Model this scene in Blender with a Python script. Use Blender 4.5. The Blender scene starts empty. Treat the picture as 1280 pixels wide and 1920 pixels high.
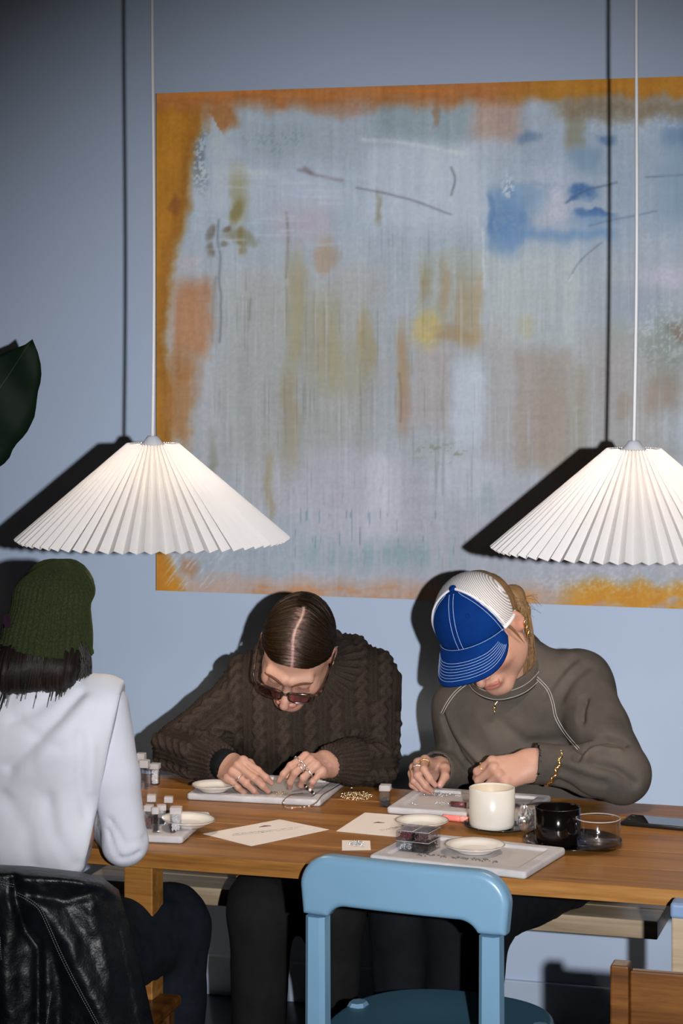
import bpy, bmesh, math, random
import numpy as np
from mathutils import Vector, Matrix

# ---------------------------------------------------------------- camera, light, exposure
FPX, HY, EYE, YAW = 4200.0, 619.0, 1.75, math.radians(16.5)
SN, CS = math.sin(YAW), math.cos(YAW)
R_ = Vector((CS, SN, 0)); F_ = Vector((-SN, CS, 0)); Z_ = Vector((0, 0, 1))
SC = bpy.context.scene
COL = SC.collection
cam_data = bpy.data.cameras.new('camera'); cam = bpy.data.objects.new('camera', cam_data); COL.objects.link(cam)
cam.location = (0, 0, EYE); cam.rotation_euler = (math.pi / 2, 0, YAW)
cam_data.sensor_width = 36; cam_data.lens = FPX / 1920 * 36
cam_data.shift_y = -(960 - HY) / 1920
cam_data.clip_start = 0.05
SC.camera = cam
SC.view_settings.view_transform = 'Standard'; SC.view_settings.look = 'None'
SC.view_settings.gamma = 1; SC.view_settings.use_curve_mapping = False
SC.view_settings.exposure = 0.0
world = bpy.data.worlds.new('world'); SC.world = world; world.use_nodes = True
bg = world.node_tree.nodes['Background']
bg.inputs['Color'].default_value = (1.0, 0.84, 0.66, 1); bg.inputs['Strength'].default_value = 0.011
# the photographer's flash, held to the right of the lens
fl = bpy.data.lights.new('flash', 'SPOT'); flash = bpy.data.objects.new('flash', fl); COL.objects.link(flash)
flash.location = Vector((0, 0, EYE)) + R_ * 0.26
FL_AIM = Vector((0, 0, EYE)) + (F_ + R_ * ((840 - 640) / FPX) + Z_ * ((HY - 1115) / FPX)) * 5.0
flash.rotation_euler = (FL_AIM - flash.location).to_track_quat('-Z', 'Y').to_euler()
fl.energy = 1000; fl.color = (1.0, 0.995, 1.0); fl.shadow_soft_size = 0.02
fl.spot_size = math.radians(39); fl.spot_blend = 1.0


def P(px, py, D):
    return Vector((0, 0, EYE)) + (F_ + R_ * ((px - 640) / FPX) + Z_ * ((HY - py) / FPX)) * D

def PZ(px, py, z):                      # point on a horizontal plane
    return P(px, py, (EYE - z) * FPX / (py - HY))

def PY(px, py, y):                      # point on a plane parallel to the wall
    return P(px, py, y / (CS + SN * (px - 640) / FPX))

def DY(px, y):
    return y / (CS + SN * (px - 640) / FPX)

# ---------------------------------------------------------------- object helpers
def rootloc(o):
    v = Vector((0, 0, 0))
    while o is not None:
        v += o.location; o = o.parent
    return v

def put(o, parent):
    COL.objects.link(o)
    if parent is not None:
        o.parent = parent; o.location = -rootloc(parent)
    return o

def tag(o, label=None, cat=None, group=None, kind=None):
    for k, v in (('label', label), ('category', cat), ('group', group), ('kind', kind)):
        if v: o[k] = v
    return o

def thing(name, label, cat, loc=(0, 0, 0), group=None):
    o = bpy.data.objects.new(name, None); o.empty_display_size = 0.05
    COL.objects.link(o); o.location = loc
    return tag(o, label, cat, group)

def mesh(name, verts, faces, mat, parent=None, smooth=True, uv=None, attrs=None):
    me = bpy.data.meshes.new(name)
    verts = np.asarray(verts, dtype=np.float32).reshape(-1, 3)
    if isinstance(faces, np.ndarray):
        n, k = faces.shape
        me.vertices.add(len(verts)); me.vertices.foreach_set('co', verts.ravel())
        me.loops.add(n * k); me.loops.foreach_set('vertex_index', faces.astype(np.int32).ravel())
        me.polygons.add(n); me.polygons.foreach_set('loop_start', np.arange(0, n * k, k, dtype=np.int32))
        me.update(calc_edges=True); me.validate()
    else:
        me.from_pydata([tuple(v) for v in verts], [], [tuple(f) for f in faces]); me.update()
    for a, vals in (attrs or {}).items():
        vals = np.asarray(vals, dtype=np.float32)
        if vals.ndim == 1:
            at = me.attributes.new(a, 'FLOAT', 'POINT'); at.data.foreach_set('value', vals)
        elif vals.shape[1] == 3:
            at = me.attributes.new(a, 'FLOAT_VECTOR', 'POINT'); at.data.foreach_set('vector', vals.ravel())
    me.polygons.foreach_set('use_smooth', [smooth] * len(me.polygons))
    if mat is not None: me.materials.append(mat)
    return put(bpy.data.objects.new(name, me), parent)

def from_bm(name, bm, mat, parent=None, smooth=True):
    me = bpy.data.meshes.new(name); bm.normal_update(); bm.to_mesh(me); bm.free()
    me.polygons.foreach_set('use_smooth', [smooth] * len(me.polygons))
    if mat is not None: me.materials.append(mat)
    return put(bpy.data.objects.new(name, me), parent)

def bm_box(bm, lo, hi, bevel=0.0, seg=2, M=None):
    lo, hi = Vector(lo), Vector(hi)
    r = bmesh.ops.create_cube(bm, size=1.0)['verts']
    for v in r:
        v.co = Vector(((lo[i] + hi[i]) / 2 + v.co[i] * (hi[i] - lo[i])) for i in range(3))
    if bevel > 0:
        es = list({e for v in r for e in v.link_edges})
        g = bmesh.ops.bevel(bm, geom=es, offset=bevel, segments=seg, affect='EDGES', profile=0.5)
        r = list({v for f in g['faces'] for v in f.verts} | {v for v in r if v.is_valid})
    if M is not None:
        for v in r: v.co = M @ v.co
    return r

def box(name, lo, hi, mat, parent=None, bevel=0.0, seg=2, M=None, smooth=False):
    bm = bmesh.new(); bm_box(bm, lo, hi, bevel, seg, M)
    o = from_bm(name, bm, mat, parent, smooth)
    return o

def frame(origin, xdir, up=Z_):          # local x = xdir, z = up
    x = Vector(xdir).normalized(); z = Vector(up).normalized(); y = z.cross(x).normalized(); x = y.cross(z)
    M = Matrix((x, y, z)).transposed().to_4x4(); M.translation = Vector(origin)
    return M

def lathe(name, prof, mat, parent=None, n=40, M=None, closed=False, smooth=True):
    k = len(prof); V = []; Fc = []
    for i in range(n):
        a = 2 * math.pi * i / n; c, s = math.cos(a), math.sin(a)
        for r, z in prof: V.append((r * c, r * s, z))
    for i in range(n):
        j = (i + 1) % n
        for q in range(k - 1 if not closed else k):
            q2 = (q + 1) % k
            Fc.append((i * k + q, j * k + q, j * k + q2, i * k + q2))
    if M is not None: V = [M @ Vector(v) for v in V]
    bm = bmesh.new(); vs = [bm.verts.new(v) for v in V]
    for f in Fc:
        try: bm.faces.new([vs[i] for i in f])
        except ValueError: pass
    bmesh.ops.remove_doubles(bm, verts=bm.verts, dist=1e-6)
    bmesh.ops.recalc_face_normals(bm, faces=bm.faces)
    return from_bm(name, bm, mat, parent, smooth)

def tube_np(pts, rad, n=8, cap=True):
    pts = np.asarray([tuple(p) for p in pts], dtype=float); m = len(pts)
    rad = np.full(m, rad) if np.isscalar(rad) else np.asarray(rad)
    tan = np.gradient(pts, axis=0); tan /= np.linalg.norm(tan, axis=1)[:, None] + 1e-12
    ref = np.array([0, 0, 1.0]) if abs(tan[0][2]) < .9 else np.array([1.0, 0, 0])
    V = []; u = np.cross(tan[0], ref); u /= np.linalg.norm(u)
    for i in range(m):
        u = u - tan[i] * np.dot(u, tan[i]); u /= np.linalg.norm(u) + 1e-12; w = np.cross(tan[i], u)
        for j in range(n):
            a = 2 * math.pi * j / n; V.append(pts[i] + rad[i] * (math.cos(a) * u + math.sin(a) * w))
    Fc = [(i * n + j, i * n + (j + 1) % n, (i + 1) * n + (j + 1) % n, (i + 1) * n + j) for i in range(m - 1) for j in range(n)]
    if cap: Fc += [tuple(range(n))[::-1], tuple(range((m - 1) * n, m * n))]
    return V, Fc

def tube(name, pts, rad, mat, parent=None, n=8, smooth=True):
    V, Fc = tube_np(pts, rad, n)
    return mesh(name, V, Fc, mat, parent, smooth)

def tubes(name, list_pts, rad, mat, parent=None, n=4):
    V, Fc = [], []
    for k, pts in enumerate(list_pts):
        v, f = tube_np(pts, rad[k] if isinstance(rad, (list, tuple)) else rad, n, False); b = len(V); V += list(v); Fc += [tuple(i + b for i in q) for q in f]
    return mesh(name, V, Fc, mat, parent, True)

def spline(pts, n=24):
    pts = [Vector(p) for p in pts]; q = [2 * pts[0] - pts[1]] + pts + [2 * pts[-1] - pts[-2]]; out = []
    for i in range(1, len(q) - 2):
        for k in range(n):
            t = k / n; a, b, c, d = q[i - 1], q[i], q[i + 1], q[i + 2]
            out.append(0.5 * ((2 * b) + (c - a) * t + (2 * a - 5 * b + 4 * c - d) * t * t + (-a + 3 * b - 3 * c + d) * t ** 3))
    return out + [pts[-1]]

# ---------------------------------------------------------------- material helpers
def s2l(c):
    c = np.asarray(c, float) / 255.0
    return np.where(c <= .04045, c / 12.92, ((c + .055) / 1.055) ** 2.4)

class NT:
    def __init__(s, name):
        s.m = bpy.data.materials.new(name); s.m.use_nodes = True; s.t = s.m.node_tree; s.b = s.t.nodes['Principled BSDF']; s.out = s.t.nodes['Material Output']
    def n(s, typ, **kw):
        nd = s.t.nodes.new(typ)
        for k, v in kw.items():
            if k in nd.inputs: nd.inputs[k].default_value = v
            else: setattr(nd, k, v)
        return nd
    def l(s, a, b): s.t.links.new(a, b)
    def coord(s, scale=(1, 1, 1), attr=None, rot=(0, 0, 0)):
        if attr: src = s.n('ShaderNodeAttribute', attribute_name=attr).outputs['Vector']
        else: src = s.n('ShaderNodeTexCoord').outputs['Object']
        mp = s.n('ShaderNodeMapping'); mp.inputs['Scale'].default_value = scale; mp.inputs['Rotation'].default_value = rot
        s.l(src, mp.inputs['Vector']); return mp.outputs['Vector']
    def noise(s, vec, scale, detail=4, rough=.55, dist=0.0):
        nd = s.n('ShaderNodeTexNoise'); nd.inputs['Scale'].default_value = scale; nd.inputs['Detail'].default_value = detail
        nd.inputs['Roughness'].default_value = rough; nd.inputs['Distortion'].default_value = dist
        s.l(vec, nd.inputs['Vector']); return nd.outputs['Fac']
    def ramp(s, fac, stops):
        nd = s.n('ShaderNodeValToRGB'); e = nd.color_ramp.elements
        while len(e) < len(stops): e.new(.5)
        for i, (p, c) in enumerate(stops):
            e[i].position = p; e[i].color = (*c, 1) if len(c) == 3 else c
        s.l(fac, nd.inputs['Fac']); return nd.outputs['Color']
    def math(s, op, a, b=None, c=None):
        nd = s.n('ShaderNodeMath', operation=op)
        for i, x in enumerate((a, b, c)):
            if x is None: continue
            if isinstance(x, (int, float)): nd.inputs[i].default_value = x
            else: s.l(x, nd.inputs[i])
        return nd.outputs[0]
    def mix(s, fac, a, b, mode='MIX'):
        nd = s.n('ShaderNodeMix', data_type='RGBA', blend_type=mode)
        for sock, x in ((nd.inputs[0], fac), (nd.inputs[6], a), (nd.inputs[7], b)):
            if isinstance(x, (int, float)): sock.default_value = x
            elif isinstance(x, (tuple, list, np.ndarray)): sock.default_value = (*[float(q) for q in x[:3]], 1)
            else: s.l(x, sock)
        return nd.outputs[2]
    def bump(s, h, strength=.3, dist=.002, prev=None):
        nd = s.n('ShaderNodeBump'); nd.inputs['Strength'].default_value = strength; nd.inputs['Distance'].default_value = dist
        s.l(h, nd.inputs['Height'])
        if prev is not None: s.l(prev, nd.inputs['Normal'])
        s.l(nd.outputs[0], s.b.inputs['Normal']); return nd.outputs[0]
    def set(s, **kw):
        for k, v in kw.items():
            i = s.b.inputs[k.replace('_', ' ')]
            if hasattr(v, 'links') or isinstance(v, bpy.types.NodeSocket): s.l(v, i)
            else: i.default_value = (*v, 1) if i.type == 'RGBA' and len(v) == 3 else v
        return s

def simple(name, col, rough=.5, var=.12, nscale=40, bump=.0, bscale=200, metal=0.0, lin=False, **kw):
    t = NT(name); c = tuple(float(x) for x in (np.asarray(col) if lin else s2l(col)))
    v = t.coord(); f = t.noise(v, nscale, 3)
    col2 = t.ramp(f, [(.25, tuple(x * (1 - var) for x in c)), (.75, tuple(min(1, x * (1 + var)) for x in c))])
    t.set(Base_Color=col2, Roughness=rough, Metallic=metal)
    if rough > .75: t.set(Specular_IOR_Level=.15)
    if bump > 0: t.bump(t.noise(v, bscale, 2), bump, .001)
    for k, x in kw.items(): t.set(**{k: x})
    return t.m
# ---------------------------------------------------------------- noise on numpy grids (for painted colour and cloth folds)
def vnoise(x, y, seed, z=None):
    """smooth value noise in [0,1] at (x, y)"""
    xi = np.floor(x).astype(np.int64); yi = np.floor(y).astype(np.int64)
    fx = x - xi; fy = y - yi; fx = fx * fx * (3 - 2 * fx); fy = fy * fy * (3 - 2 * fy)
    def h(a, b):
        n = (a * 374761393 + b * 668265263 + seed * 974634777) & 0x7fffffff
        n = ((n ^ (n >> 13)) * 1274126177) & 0x7fffffff
        return ((n ^ (n >> 16)) & 0xffff) / 65535.0
    return (h(xi, yi) * (1 - fx) + h(xi + 1, yi) * fx) * (1 - fy) + (h(xi, yi + 1) * (1 - fx) + h(xi + 1, yi + 1) * fx) * fy

def fbm(x, y, seed, oct=4):
    s = 0; a = .5; t = 0
    for o in range(oct):
        s = s + a * vnoise(x * 2 ** o, y * 2 ** o, seed + 17 * o); t += a; a *= .55
    return s / t

def sstep(a, b, x):
    t = np.clip((x - a) / (b - a), 0, 1); return t * t * (3 - 2 * t)

# ---------------------------------------------------------------- setting
YW = 5.57                                   # wall plane
m_wall = NT('wall_paint'); v = m_wall.coord()
m_wall.set(Base_Color=m_wall.ramp(m_wall.noise(v, 1.6, 3), [(.3, (.445, .545, .72)), (.7, (.46, .56, .735))]), Roughness=.62)
m_wall.bump(m_wall.noise(v, 420, 2), .12, .001)
m_base = simple('baseboard_paint', (178, 192, 214), .4, .03)
m_floor = NT('floor_concrete'); v = m_floor.coord()
m_floor.set(Base_Color=m_floor.ramp(m_floor.noise(v, 5, 6), [(.3, (.035, .05, .06)), (.7, (.06, .08, .095))]), Roughness=.5)
m_floor.bump(m_floor.noise(v, 60, 4), .15, .002)
XW0, XW1 = -4.2, 2.2
tag(box('wall_back', (XW0, YW, 0), (XW1, YW + .12, 3.4), m_wall.m), kind='structure')
tag(box('floor', (XW0, 1.2, -.1), (XW1, YW + .12, 0), m_floor.m), kind='structure')
bb = box('baseboard_back', (XW0, YW - .014, 0), (XW1, YW, .105), m_base, bevel=.004, smooth=False); tag(bb, kind='structure')

# ---------------------------------------------------------------- painting on the wall
pTL, pBL = PY(293, 175, YW - .03), PY(293, 1107, YW - .03)
PX0, PZ0, PZ1 = pTL.x, pBL.z, pTL.z; PXW = 1.56; PH = PZ1 - PZ0
nx, nz = 430, 380
gx, gz = np.meshgrid(np.linspace(0, 1, nx), np.linspace(0, 1, nz)); X = (PX0 + gx * PXW).ravel(); Zc = (PZ0 + gz * PH).ravel(); Yc = np.full_like(X, YW - .03)
dep = -SN * X + CS * Yc
q = 640 + FPX * (CS * X + SN * Yc) / dep; w = HY + FPX * (EYE - Zc) / dep     # design coordinates on the canvas
def paint_canvas(x, y):
    wx = x + 22 * (fbm(x / 60, y / 60, 3) - .5) + 9 * (fbm(x / 12, y / 14, 5) - .5)
    wy = y + 30 * (fbm(x / 40, y / 90, 4) - .5) + 9 * (fbm(x / 12, y / 14, 6) - .5)
    st = fbm(x / 9, y / 170, 11, 4); st2 = fbm(x / 30, y / 240, 12, 3); dry = fbm(x / 5, y / 5, 31, 3); big = fbm(x / 110, y / 130, 15, 3); hz = fbm(x / 90, y / 9, 13, 3)
    C = np.zeros((len(x), 3)) + np.array([150, 164, 178.])
    def lay(mask, col, a=1.0):
        m = np.clip(mask * a, 0, 1)[:, None]; C[:] = C * (1 - m) + np.array(col, float) * m
    def ell(cx, cy, rx, ry, soft=.6):
        d = np.sqrt(((wx - cx) / rx) ** 2 + ((wy - cy) / ry) ** 2) + .5 * (fbm(x / 16, y / 26, 97) - .5); return 1 - sstep(1 - soft, 1 + soft * .8, d)
    def rect(x0, x1, y0, y1, s=10, sy=None):
        sy = (sy or s) * 1.5; s = s * 1.3; return sstep(x0 - s, x0 + s, wx) * (1 - sstep(x1 - s, x1 + s, wx)) * sstep(y0 - sy, y0 + sy, wy) * (1 - sstep(y1 - sy, y1 + sy, wy))
    def line(pts, w_, col, a=.8):
        if len(pts) > 2: pts = [(v_.x, v_.y) for v_ in spline([Vector((a_, b_, 0)) for a_, b_ in pts], 4)]
        d = np.full(len(x), 1e9); xx = x + 3 * (fbm(x / 18, y / 18, 91) - .5); yy = y + 3 * (fbm(x / 18, y / 18, 92) - .5)
        for (x0, y0), (x1, y1) in zip(pts[:-1], pts[1:]):
            t = np.clip(((xx - x0) * (x1 - x0) + (yy - y0) * (y1 - y0)) / ((x1 - x0) ** 2 + (y1 - y0) ** 2), 0, 1); d = np.minimum(d, np.hypot(xx - x0 - t * (x1 - x0), yy - y0 - t * (y1 - y0)))
        lay(np.exp(-(d / (w_ * 1.25 + .5)) ** 2) * np.clip(.5 + dry * .9, 0, 1), col, a * .8)
    vw = np.clip(.35 + 1.1 * st, 0, 1)                                   # thin upright washes
    # grounds
    lay(sstep(.45, .7, big) * sstep(420, 620, wy), (156, 152, 152), .6); lay(1 - sstep(.3, .5, big), (160, 168, 182), .5)
    lay(sstep(430, 560, wy) * (1 - sstep(880, 980, wy)), (158, 162, 166), .55); lay(sstep(820, 960, wy), (168, 170, 182), .65)
    lay(rect(680, 905, 268, 430, 16), (168, 179, 194), .85); lay(rect(360, 640, 312, 400, 22), (164, 174, 190), .7); lay(rect(360, 520, 316, 332, 8), (178, 188, 202), .6)
    lay(rect(690, 890, 190, 262, 14), (126, 143, 152), .8); lay(rect(470, 690, 210, 300, 20), (138, 152, 164), .6); lay(rect(890, 975, 176, 262, 14), (158, 128, 112), .75)
    lay(rect(980, 1280, 230, 470, 40), (138, 155, 176), .6); lay(rect(780, 905, 466, 610, 8, 6), (152, 160, 156), .75); lay(rect(905, 1085, 470, 650, 10, 14) * vw, (164, 174, 178), .9)
    lay(rect(430, 700, 520, 860, 30), (150, 153, 148), .5); lay(rect(1090, 1500, 520, 640, 30), (150, 160, 172), .6)
    lay(rect(962, 1066, 655, 880, 9, 16) * np.clip(.6 + .6 * st, 0, 1), (154, 143, 136), .95); lay(rect(1066, 1100, 690, 880, 12, 20), (150, 140, 122), .6)
    lay(rect(782, 846, 655, 800, 9, 18), (165, 158, 160), .85); lay(rect(846, 908, 682, 850, 10, 22), (178, 188, 202), .95); lay(ell(872, 900, 66, 46), (176, 182, 196), .85)
    lay(rect(1110, 1280, 640, 860, 20, 30), (150, 147, 146), .7); lay(rect(910, 964, 620, 860, 10, 30), (162, 158, 160), .6); lay(rect(560, 770, 850, 1030, 30), (172, 174, 188), .7)
    lay(ell(700, 940, 40, 90), (184, 188, 202), .5); lay(rect(690, 730, 850, 950, 8), (186, 190, 204), .5); lay(ell(640, 900, 60, 60), (170, 168, 180), .5)
    # ochres and browns
    for a in [(rect(786, 806, 505, 560, 7, 18), (146, 124, 84), .85), (rect(826, 846, 500, 600, 6, 22), (150, 126, 88), .7), (rect(856, 902, 515, 640, 7, 26), (152, 130, 92), .75), (ell(802, 620, 28, 36), (186, 166, 98), .95), (ell(860, 632, 40, 18), (150, 124, 82), .8),
              (rect(744, 770, 610, 800, 7, 26), (154, 126, 90), .85), (ell(762, 770, 20, 30), (164, 140, 134), .7), (ell(686, 640, 16, 60), (152, 130, 78), .8), (rect(536, 572, 470, 690, 8, 30), (148, 136, 96), .75), (rect(576, 640, 560, 720, 12, 30), (146, 136, 104), .65),
              (rect(600, 690, 640, 740, 16, 24), (148, 140, 110), .6), (rect(528, 556, 700, 880, 7, 30), (142, 124, 84), .65), (rect(496, 510, 850, 980, 5, 20), (140, 124, 84), .7), (rect(703, 713, 360, 420, 4, 8), (112, 102, 62), .75), (rect(428, 462, 318, 420, 9, 20), (136, 130, 92), .8),
              (ell(440, 396, 14, 24), (110, 100, 54), .8), (ell(452, 442, 30, 14), (108, 100, 66), .75), (rect(448, 460, 430, 478, 4), (112, 100, 56), .7), (rect(510, 620, 385, 450, 20), (164, 152, 162), .75), (ell(615, 480, 24, 26), (150, 124, 98), .7), (rect(590, 625, 440, 500, 10), (150, 136, 122), .5),
              (ell(396, 438, 9, 13), (84, 70, 50), .85), (ell(396, 470, 9, 13), (82, 66, 48), .85), (ell(425, 432, 9, 7), (86, 72, 54), .8), (ell(424, 462, 8, 6), (92, 84, 70), .7), (rect(388, 404, 830, 960, 5, 30), (108, 108, 90), .6), (ell(350, 488, 20, 16), (178, 162, 172), .8),
              (rect(1056, 1092, 218, 284, 8, 12), (112, 102, 64), .8), (rect(810, 822, 156, 232, 3, 8), (132, 84, 48), .7), (ell(1242, 740, 34, 46), (136, 116, 96), .75), (ell(1170, 760, 14, 24), (142, 122, 104), .6), (ell(1250, 650, 50, 60), (112, 126, 118), .7), (ell(1274, 620, 22, 18), (112, 90, 74), .8), (ell(1266, 800, 40, 40), (166, 180, 194), .75),
              (ell(1160, 620, 24, 40), (134, 140, 128), .55), (ell(985, 612, 16, 22), (168, 160, 110), .5), (rect(1010, 1060, 700, 880, 8, 20), (150, 142, 124), .4), (ell(370, 700, 14, 60), (150, 112, 84), .5)]:
        lay(a[0] * np.clip(.20 + .95 * st + .35 * dry - .15 * hz, 0, 1.0), a[1], a[2] * .92)
    # blues
    for m, col, a in [(ell(952, 412, 40, 62), (84, 122, 166), .95), (rect(912, 926, 360, 446, 4, 16), (66, 106, 154), .7), (ell(985, 372, 40, 24), (110, 142, 174), .6), (rect(950, 1150, 430, 452, 14, 7), (96, 132, 172), .8), (ell(1090, 362, 30, 14), (50, 92, 146), .95), (ell(1072, 374, 16, 6), (44, 88, 144), .8),
                      (ell(1112, 402, 36, 8), (40, 82, 140), .95), (ell(1110, 412, 44, 14), (92, 128, 168), .6), (rect(1000, 1060, 342, 352, 8, 3), (92, 122, 154), .6), (ell(986, 258, 24, 11), (88, 116, 146), .75), (ell(1100, 300, 34, 26), (100, 128, 158), .7), (ell(1136, 262, 20, 10), (70, 104, 146), .75), (rect(1240, 1330, 190, 420, 20), (108, 134, 162), .7),
                      (ell(1270, 262, 30, 20), (84, 112, 146), .7), (ell(1042, 385, 26, 44), (172, 174, 190), .85), (ell(1030, 330, 50, 26), (160, 170, 190), .6), (ell(1250, 515, 44, 24), (174, 172, 192), .9), (rect(1140, 1240, 540, 600, 20), (130, 146, 166), .6), (ell(1220, 460, 30, 26), (158, 168, 182), .6)]:
        lay(m * np.clip(.55 + .7 * dry, 0, 1.1), col, a)
    lay(ell(955, 352, 12, 24) * sstep(.42, .6, dry), (178, 184, 196), .9)
    lay(sstep(.5, .7, dry) * rect(1090, 1280, 200, 240, 12), (166, 176, 190), .7); lay(sstep(.52, .66, dry) * ell(1240, 620, 60, 60), (168, 176, 182), .6)
    line([(680, 262), (760, 268), (870, 288)], 2.6, (186, 194, 206), .7); line([(668, 352), (720, 362), (780, 378), (845, 402)], 1.4, (96, 98, 112)); line([(560, 318), (600, 330), (640, 338)], 2.6, (112, 100, 112), .75); line([(572, 316), (582, 324)], 3.5, (100, 84, 96), .7)
    line([(846, 314), (853, 336), (846, 366)], 1.5, (84, 90, 98)); line([(1066, 524), (1090, 486), (1128, 455)], 1.2, (96, 112, 128)); line([(1066, 526), (1072, 516)], 1.6, (190, 198, 206))
    line([(1060, 380), (1095, 358), (1156, 343)], 1.5, (60, 84, 118)); line([(1104, 424), (1150, 412), (1230, 396)], 1.3, (92, 116, 146)); line([(1210, 332), (1280, 328)], 1.2, (86, 108, 132)); line([(905, 430), (908, 540)], 1.8, (186, 194, 204), .8)
    line([(410, 412), (408, 450), (413, 480), (410, 520), (414, 560), (412, 640)], 1.6, (84, 94, 104), .75); line([(537, 400), (540, 440), (537, 520)], 1.9, (104, 100, 100), .7); line([(404, 520), (400, 560), (398, 640)], 2.2, (106, 112, 116), .6); line([(470, 560), (468, 600)], 1.2, (96, 98, 92), .6); line([(748, 700), (752, 740), (750, 790)], 1.6, (112, 92, 76), .6)
    # upright drips, teal at the foot
    lay(rect(560, 860, 1018, 1066, 40, 14) * sstep(.3, .6, st), (130, 156, 166), .8); lay(rect(340, 560, 980, 1100, 30), (142, 158, 170), .6); lay(rect(896, 960, 915, 965, 10) * sstep(.4, .7, st), (136, 158, 160), .6)
    lay(sstep(.70, .80, fbm(x / 3.2, y / 46, 45, 3)) * rect(520, 870, 930, 1060, 30), (92, 126, 142), .5); lay(sstep(.68, .80, fbm(x / 4, y / 150, 41, 3)) * rect(390, 900, 430, 960, 40), (112, 114, 110), .28)
    lay(sstep(.64, .80, fbm(x / 6, y / 200, 43, 3)) * rect(390, 1280, 480, 1060, 60), (188, 194, 206), .28); lay(sstep(.62, .8, hz) * rect(380, 640, 330, 480, 40), (176, 184, 196), .45)
    lay(ell(375, 290, 18, 70) * sstep(.42, .56, dry), (92, 102, 108), .8); lay(ell(520, 262, 70, 26) * sstep(.5, .62, dry), (118, 134, 140), .6); lay(ell(830, 850, 50, 20) * sstep(.56, .64, fbm(x / 8, y / 6, 95)), (120, 124, 100), .6)
    # golden border
    lb = np.interp(y, [150, 230, 300, 400, 470, 520, 640, 760, 860, 1020, 1110], [392, 384, 366, 352, 338, 326, 314, 330, 318, 306, 336])
    lay(1 - sstep(-16, 8, wx - lb), (140, 92, 24)); lay((1 - sstep(-46, -8, wx - lb)) * (.25 + .75 * fbm(x / 24, y / 60, 51)), (172, 116, 22), .9)
    lay(rect(326, 394, 524, 668, 10, 14), (158, 122, 98), .9); lay(rect(330, 380, 540, 660, 14), (168, 118, 80), .6); lay(ell(336, 760, 30, 80, .5), (154, 108, 62), .8); lay(ell(326, 384, 9, 24), (120, 72, 24), .8); lay(ell(345, 690, 26, 30), (150, 104, 60), .7)
    lay(ell(415, 222, 34, 30, .5), (142, 92, 44), .9); lay(rect(392, 424, 218, 330, 6, 12) * (wx - 392 < (wy - 205) * .5), (152, 166, 182), .9)
    ty = 175 - (x - 293) * .0304                                          # the upper edge of the canvas
    lay((1 - sstep(18, 52, wy - ty)) * (.75 + .35 * fbm(x / 50, y / 12, 53)), (146, 92, 46)); lay((1 - sstep(6, 26, wy - ty)) * fbm(x / 40, y / 10, 54) * 1.5, (166, 100, 40), .9)
    lay((1 - sstep(22, 44, wy - ty)) * sstep(900, 1040, wx), (158, 106, 20)); lay(rect(1040, 1400, 184, 224, 20, 12), (112, 94, 66), .75); lay(ell(640, 200, 60, 18), (146, 108, 84), .6)
    by = 1107 + (x - 293) * .0334
    lay(sstep(-46, -12, wy - by) * (.55 + .5 * fbm(x / 50, y / 16, 57)), (178, 146, 128), .85); lay(sstep(-24, -6, wy - by) * sstep(.4, .7, fbm(x / 70, y / 20, 58)), (182, 122, 76), .7)
    lay(sstep(-60, -22, wy - by) * sstep(1020, 1110, wx) * sstep(.3, .5, fbm(x / 60, y / 22, 59) + .1), (192, 132, 24)); lay(sstep(.5, .66, dry) * rect(1000, 1300, 1065, 1110, 16), (188, 184, 190), .5); lay(sstep(-26, -8, wy - by) * rect(940, 1000, 1040, 1180), (194, 132, 52), .7)
    lay((1 - sstep(-24, 14, (wx - 322) - (wy - 1060) * .7)) * sstep(1030, 1046, wy), (176, 116, 18)); lay(rect(340, 372, 1044, 1076, 8), (160, 108, 66), .7)
    lay(sstep(.60, .70, fbm((x + y * .8) / 5, (y - x * .8) / 70, 61)) * rect(312, 430, 1030, 1108, 12), (176, 182, 194), .65)
    C += ((st - .5) * 15 + (st2 - .5) * 14 + (dry - .5) * 14 + (hz - .5) * 6)[:, None] * np.array([1, 1, 1.02])
    return np.clip(C, 8, 250)
pc = paint_canvas(q, w)
# albedo of the paint: what the photograph shows, divided by the flash's measured fall-off over the wall
def flash_level(px, py):
    r = np.hypot(px - 810, py - 1100); return np.interp(r, [0, 136, 393, 885, 1050, 1133, 1231, 1500], [.80, .79, .77, .55, .39, .31, .24, .18]) * (1 + .00022 * (px - 700))
alb = np.clip(s2l(pc) / flash_level(q, w)[:, None], .01, .9)
ii = np.arange(nx * nz).reshape(nz, nx)
fq = np.stack([ii[:-1, :-1], ii[:-1, 1:], ii[1:, 1:], ii[1:, :-1]], -1).reshape(-1, 4)
relief = (fbm(q / 6, w / 120, 71) - .5) * .0016 + (fbm(q / 8, w / 8, 72) - .5) * .0012
m_paint = NT('canvas_paint'); at = m_paint.n('ShaderNodeAttribute', attribute_name='paint'); v = m_paint.coord((1, 1, .12))
m_paint.set(Base_Color=m_paint.mix(m_paint.math('MULTIPLY', m_paint.noise(v, 240, 3, .65), .16), at.outputs['Color'], (.22, .22, .22)), Roughness=.6, Specular_IOR_Level=.3); m_paint.bump(m_paint.noise(v, 260, 4), .12, .001)
painting = thing('abstract_painting', 'large unframed abstract canvas in pale blue and grey with golden ochre edges on the wall', 'painting', (PX0 + PXW / 2, YW - .015, PZ0))
mesh('painted_face', np.stack([X, Yc - .0002 + relief * .5, Zc], 1), fq, m_paint.m, painting, True, attrs={'paint': alb})
box('stretcher', (PX0, YW - .0285, PZ0), (PX0 + PXW, YW - .001, PZ1), simple('canvas_edge', (150, 105, 40), .7, .3, 18), painting)

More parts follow.
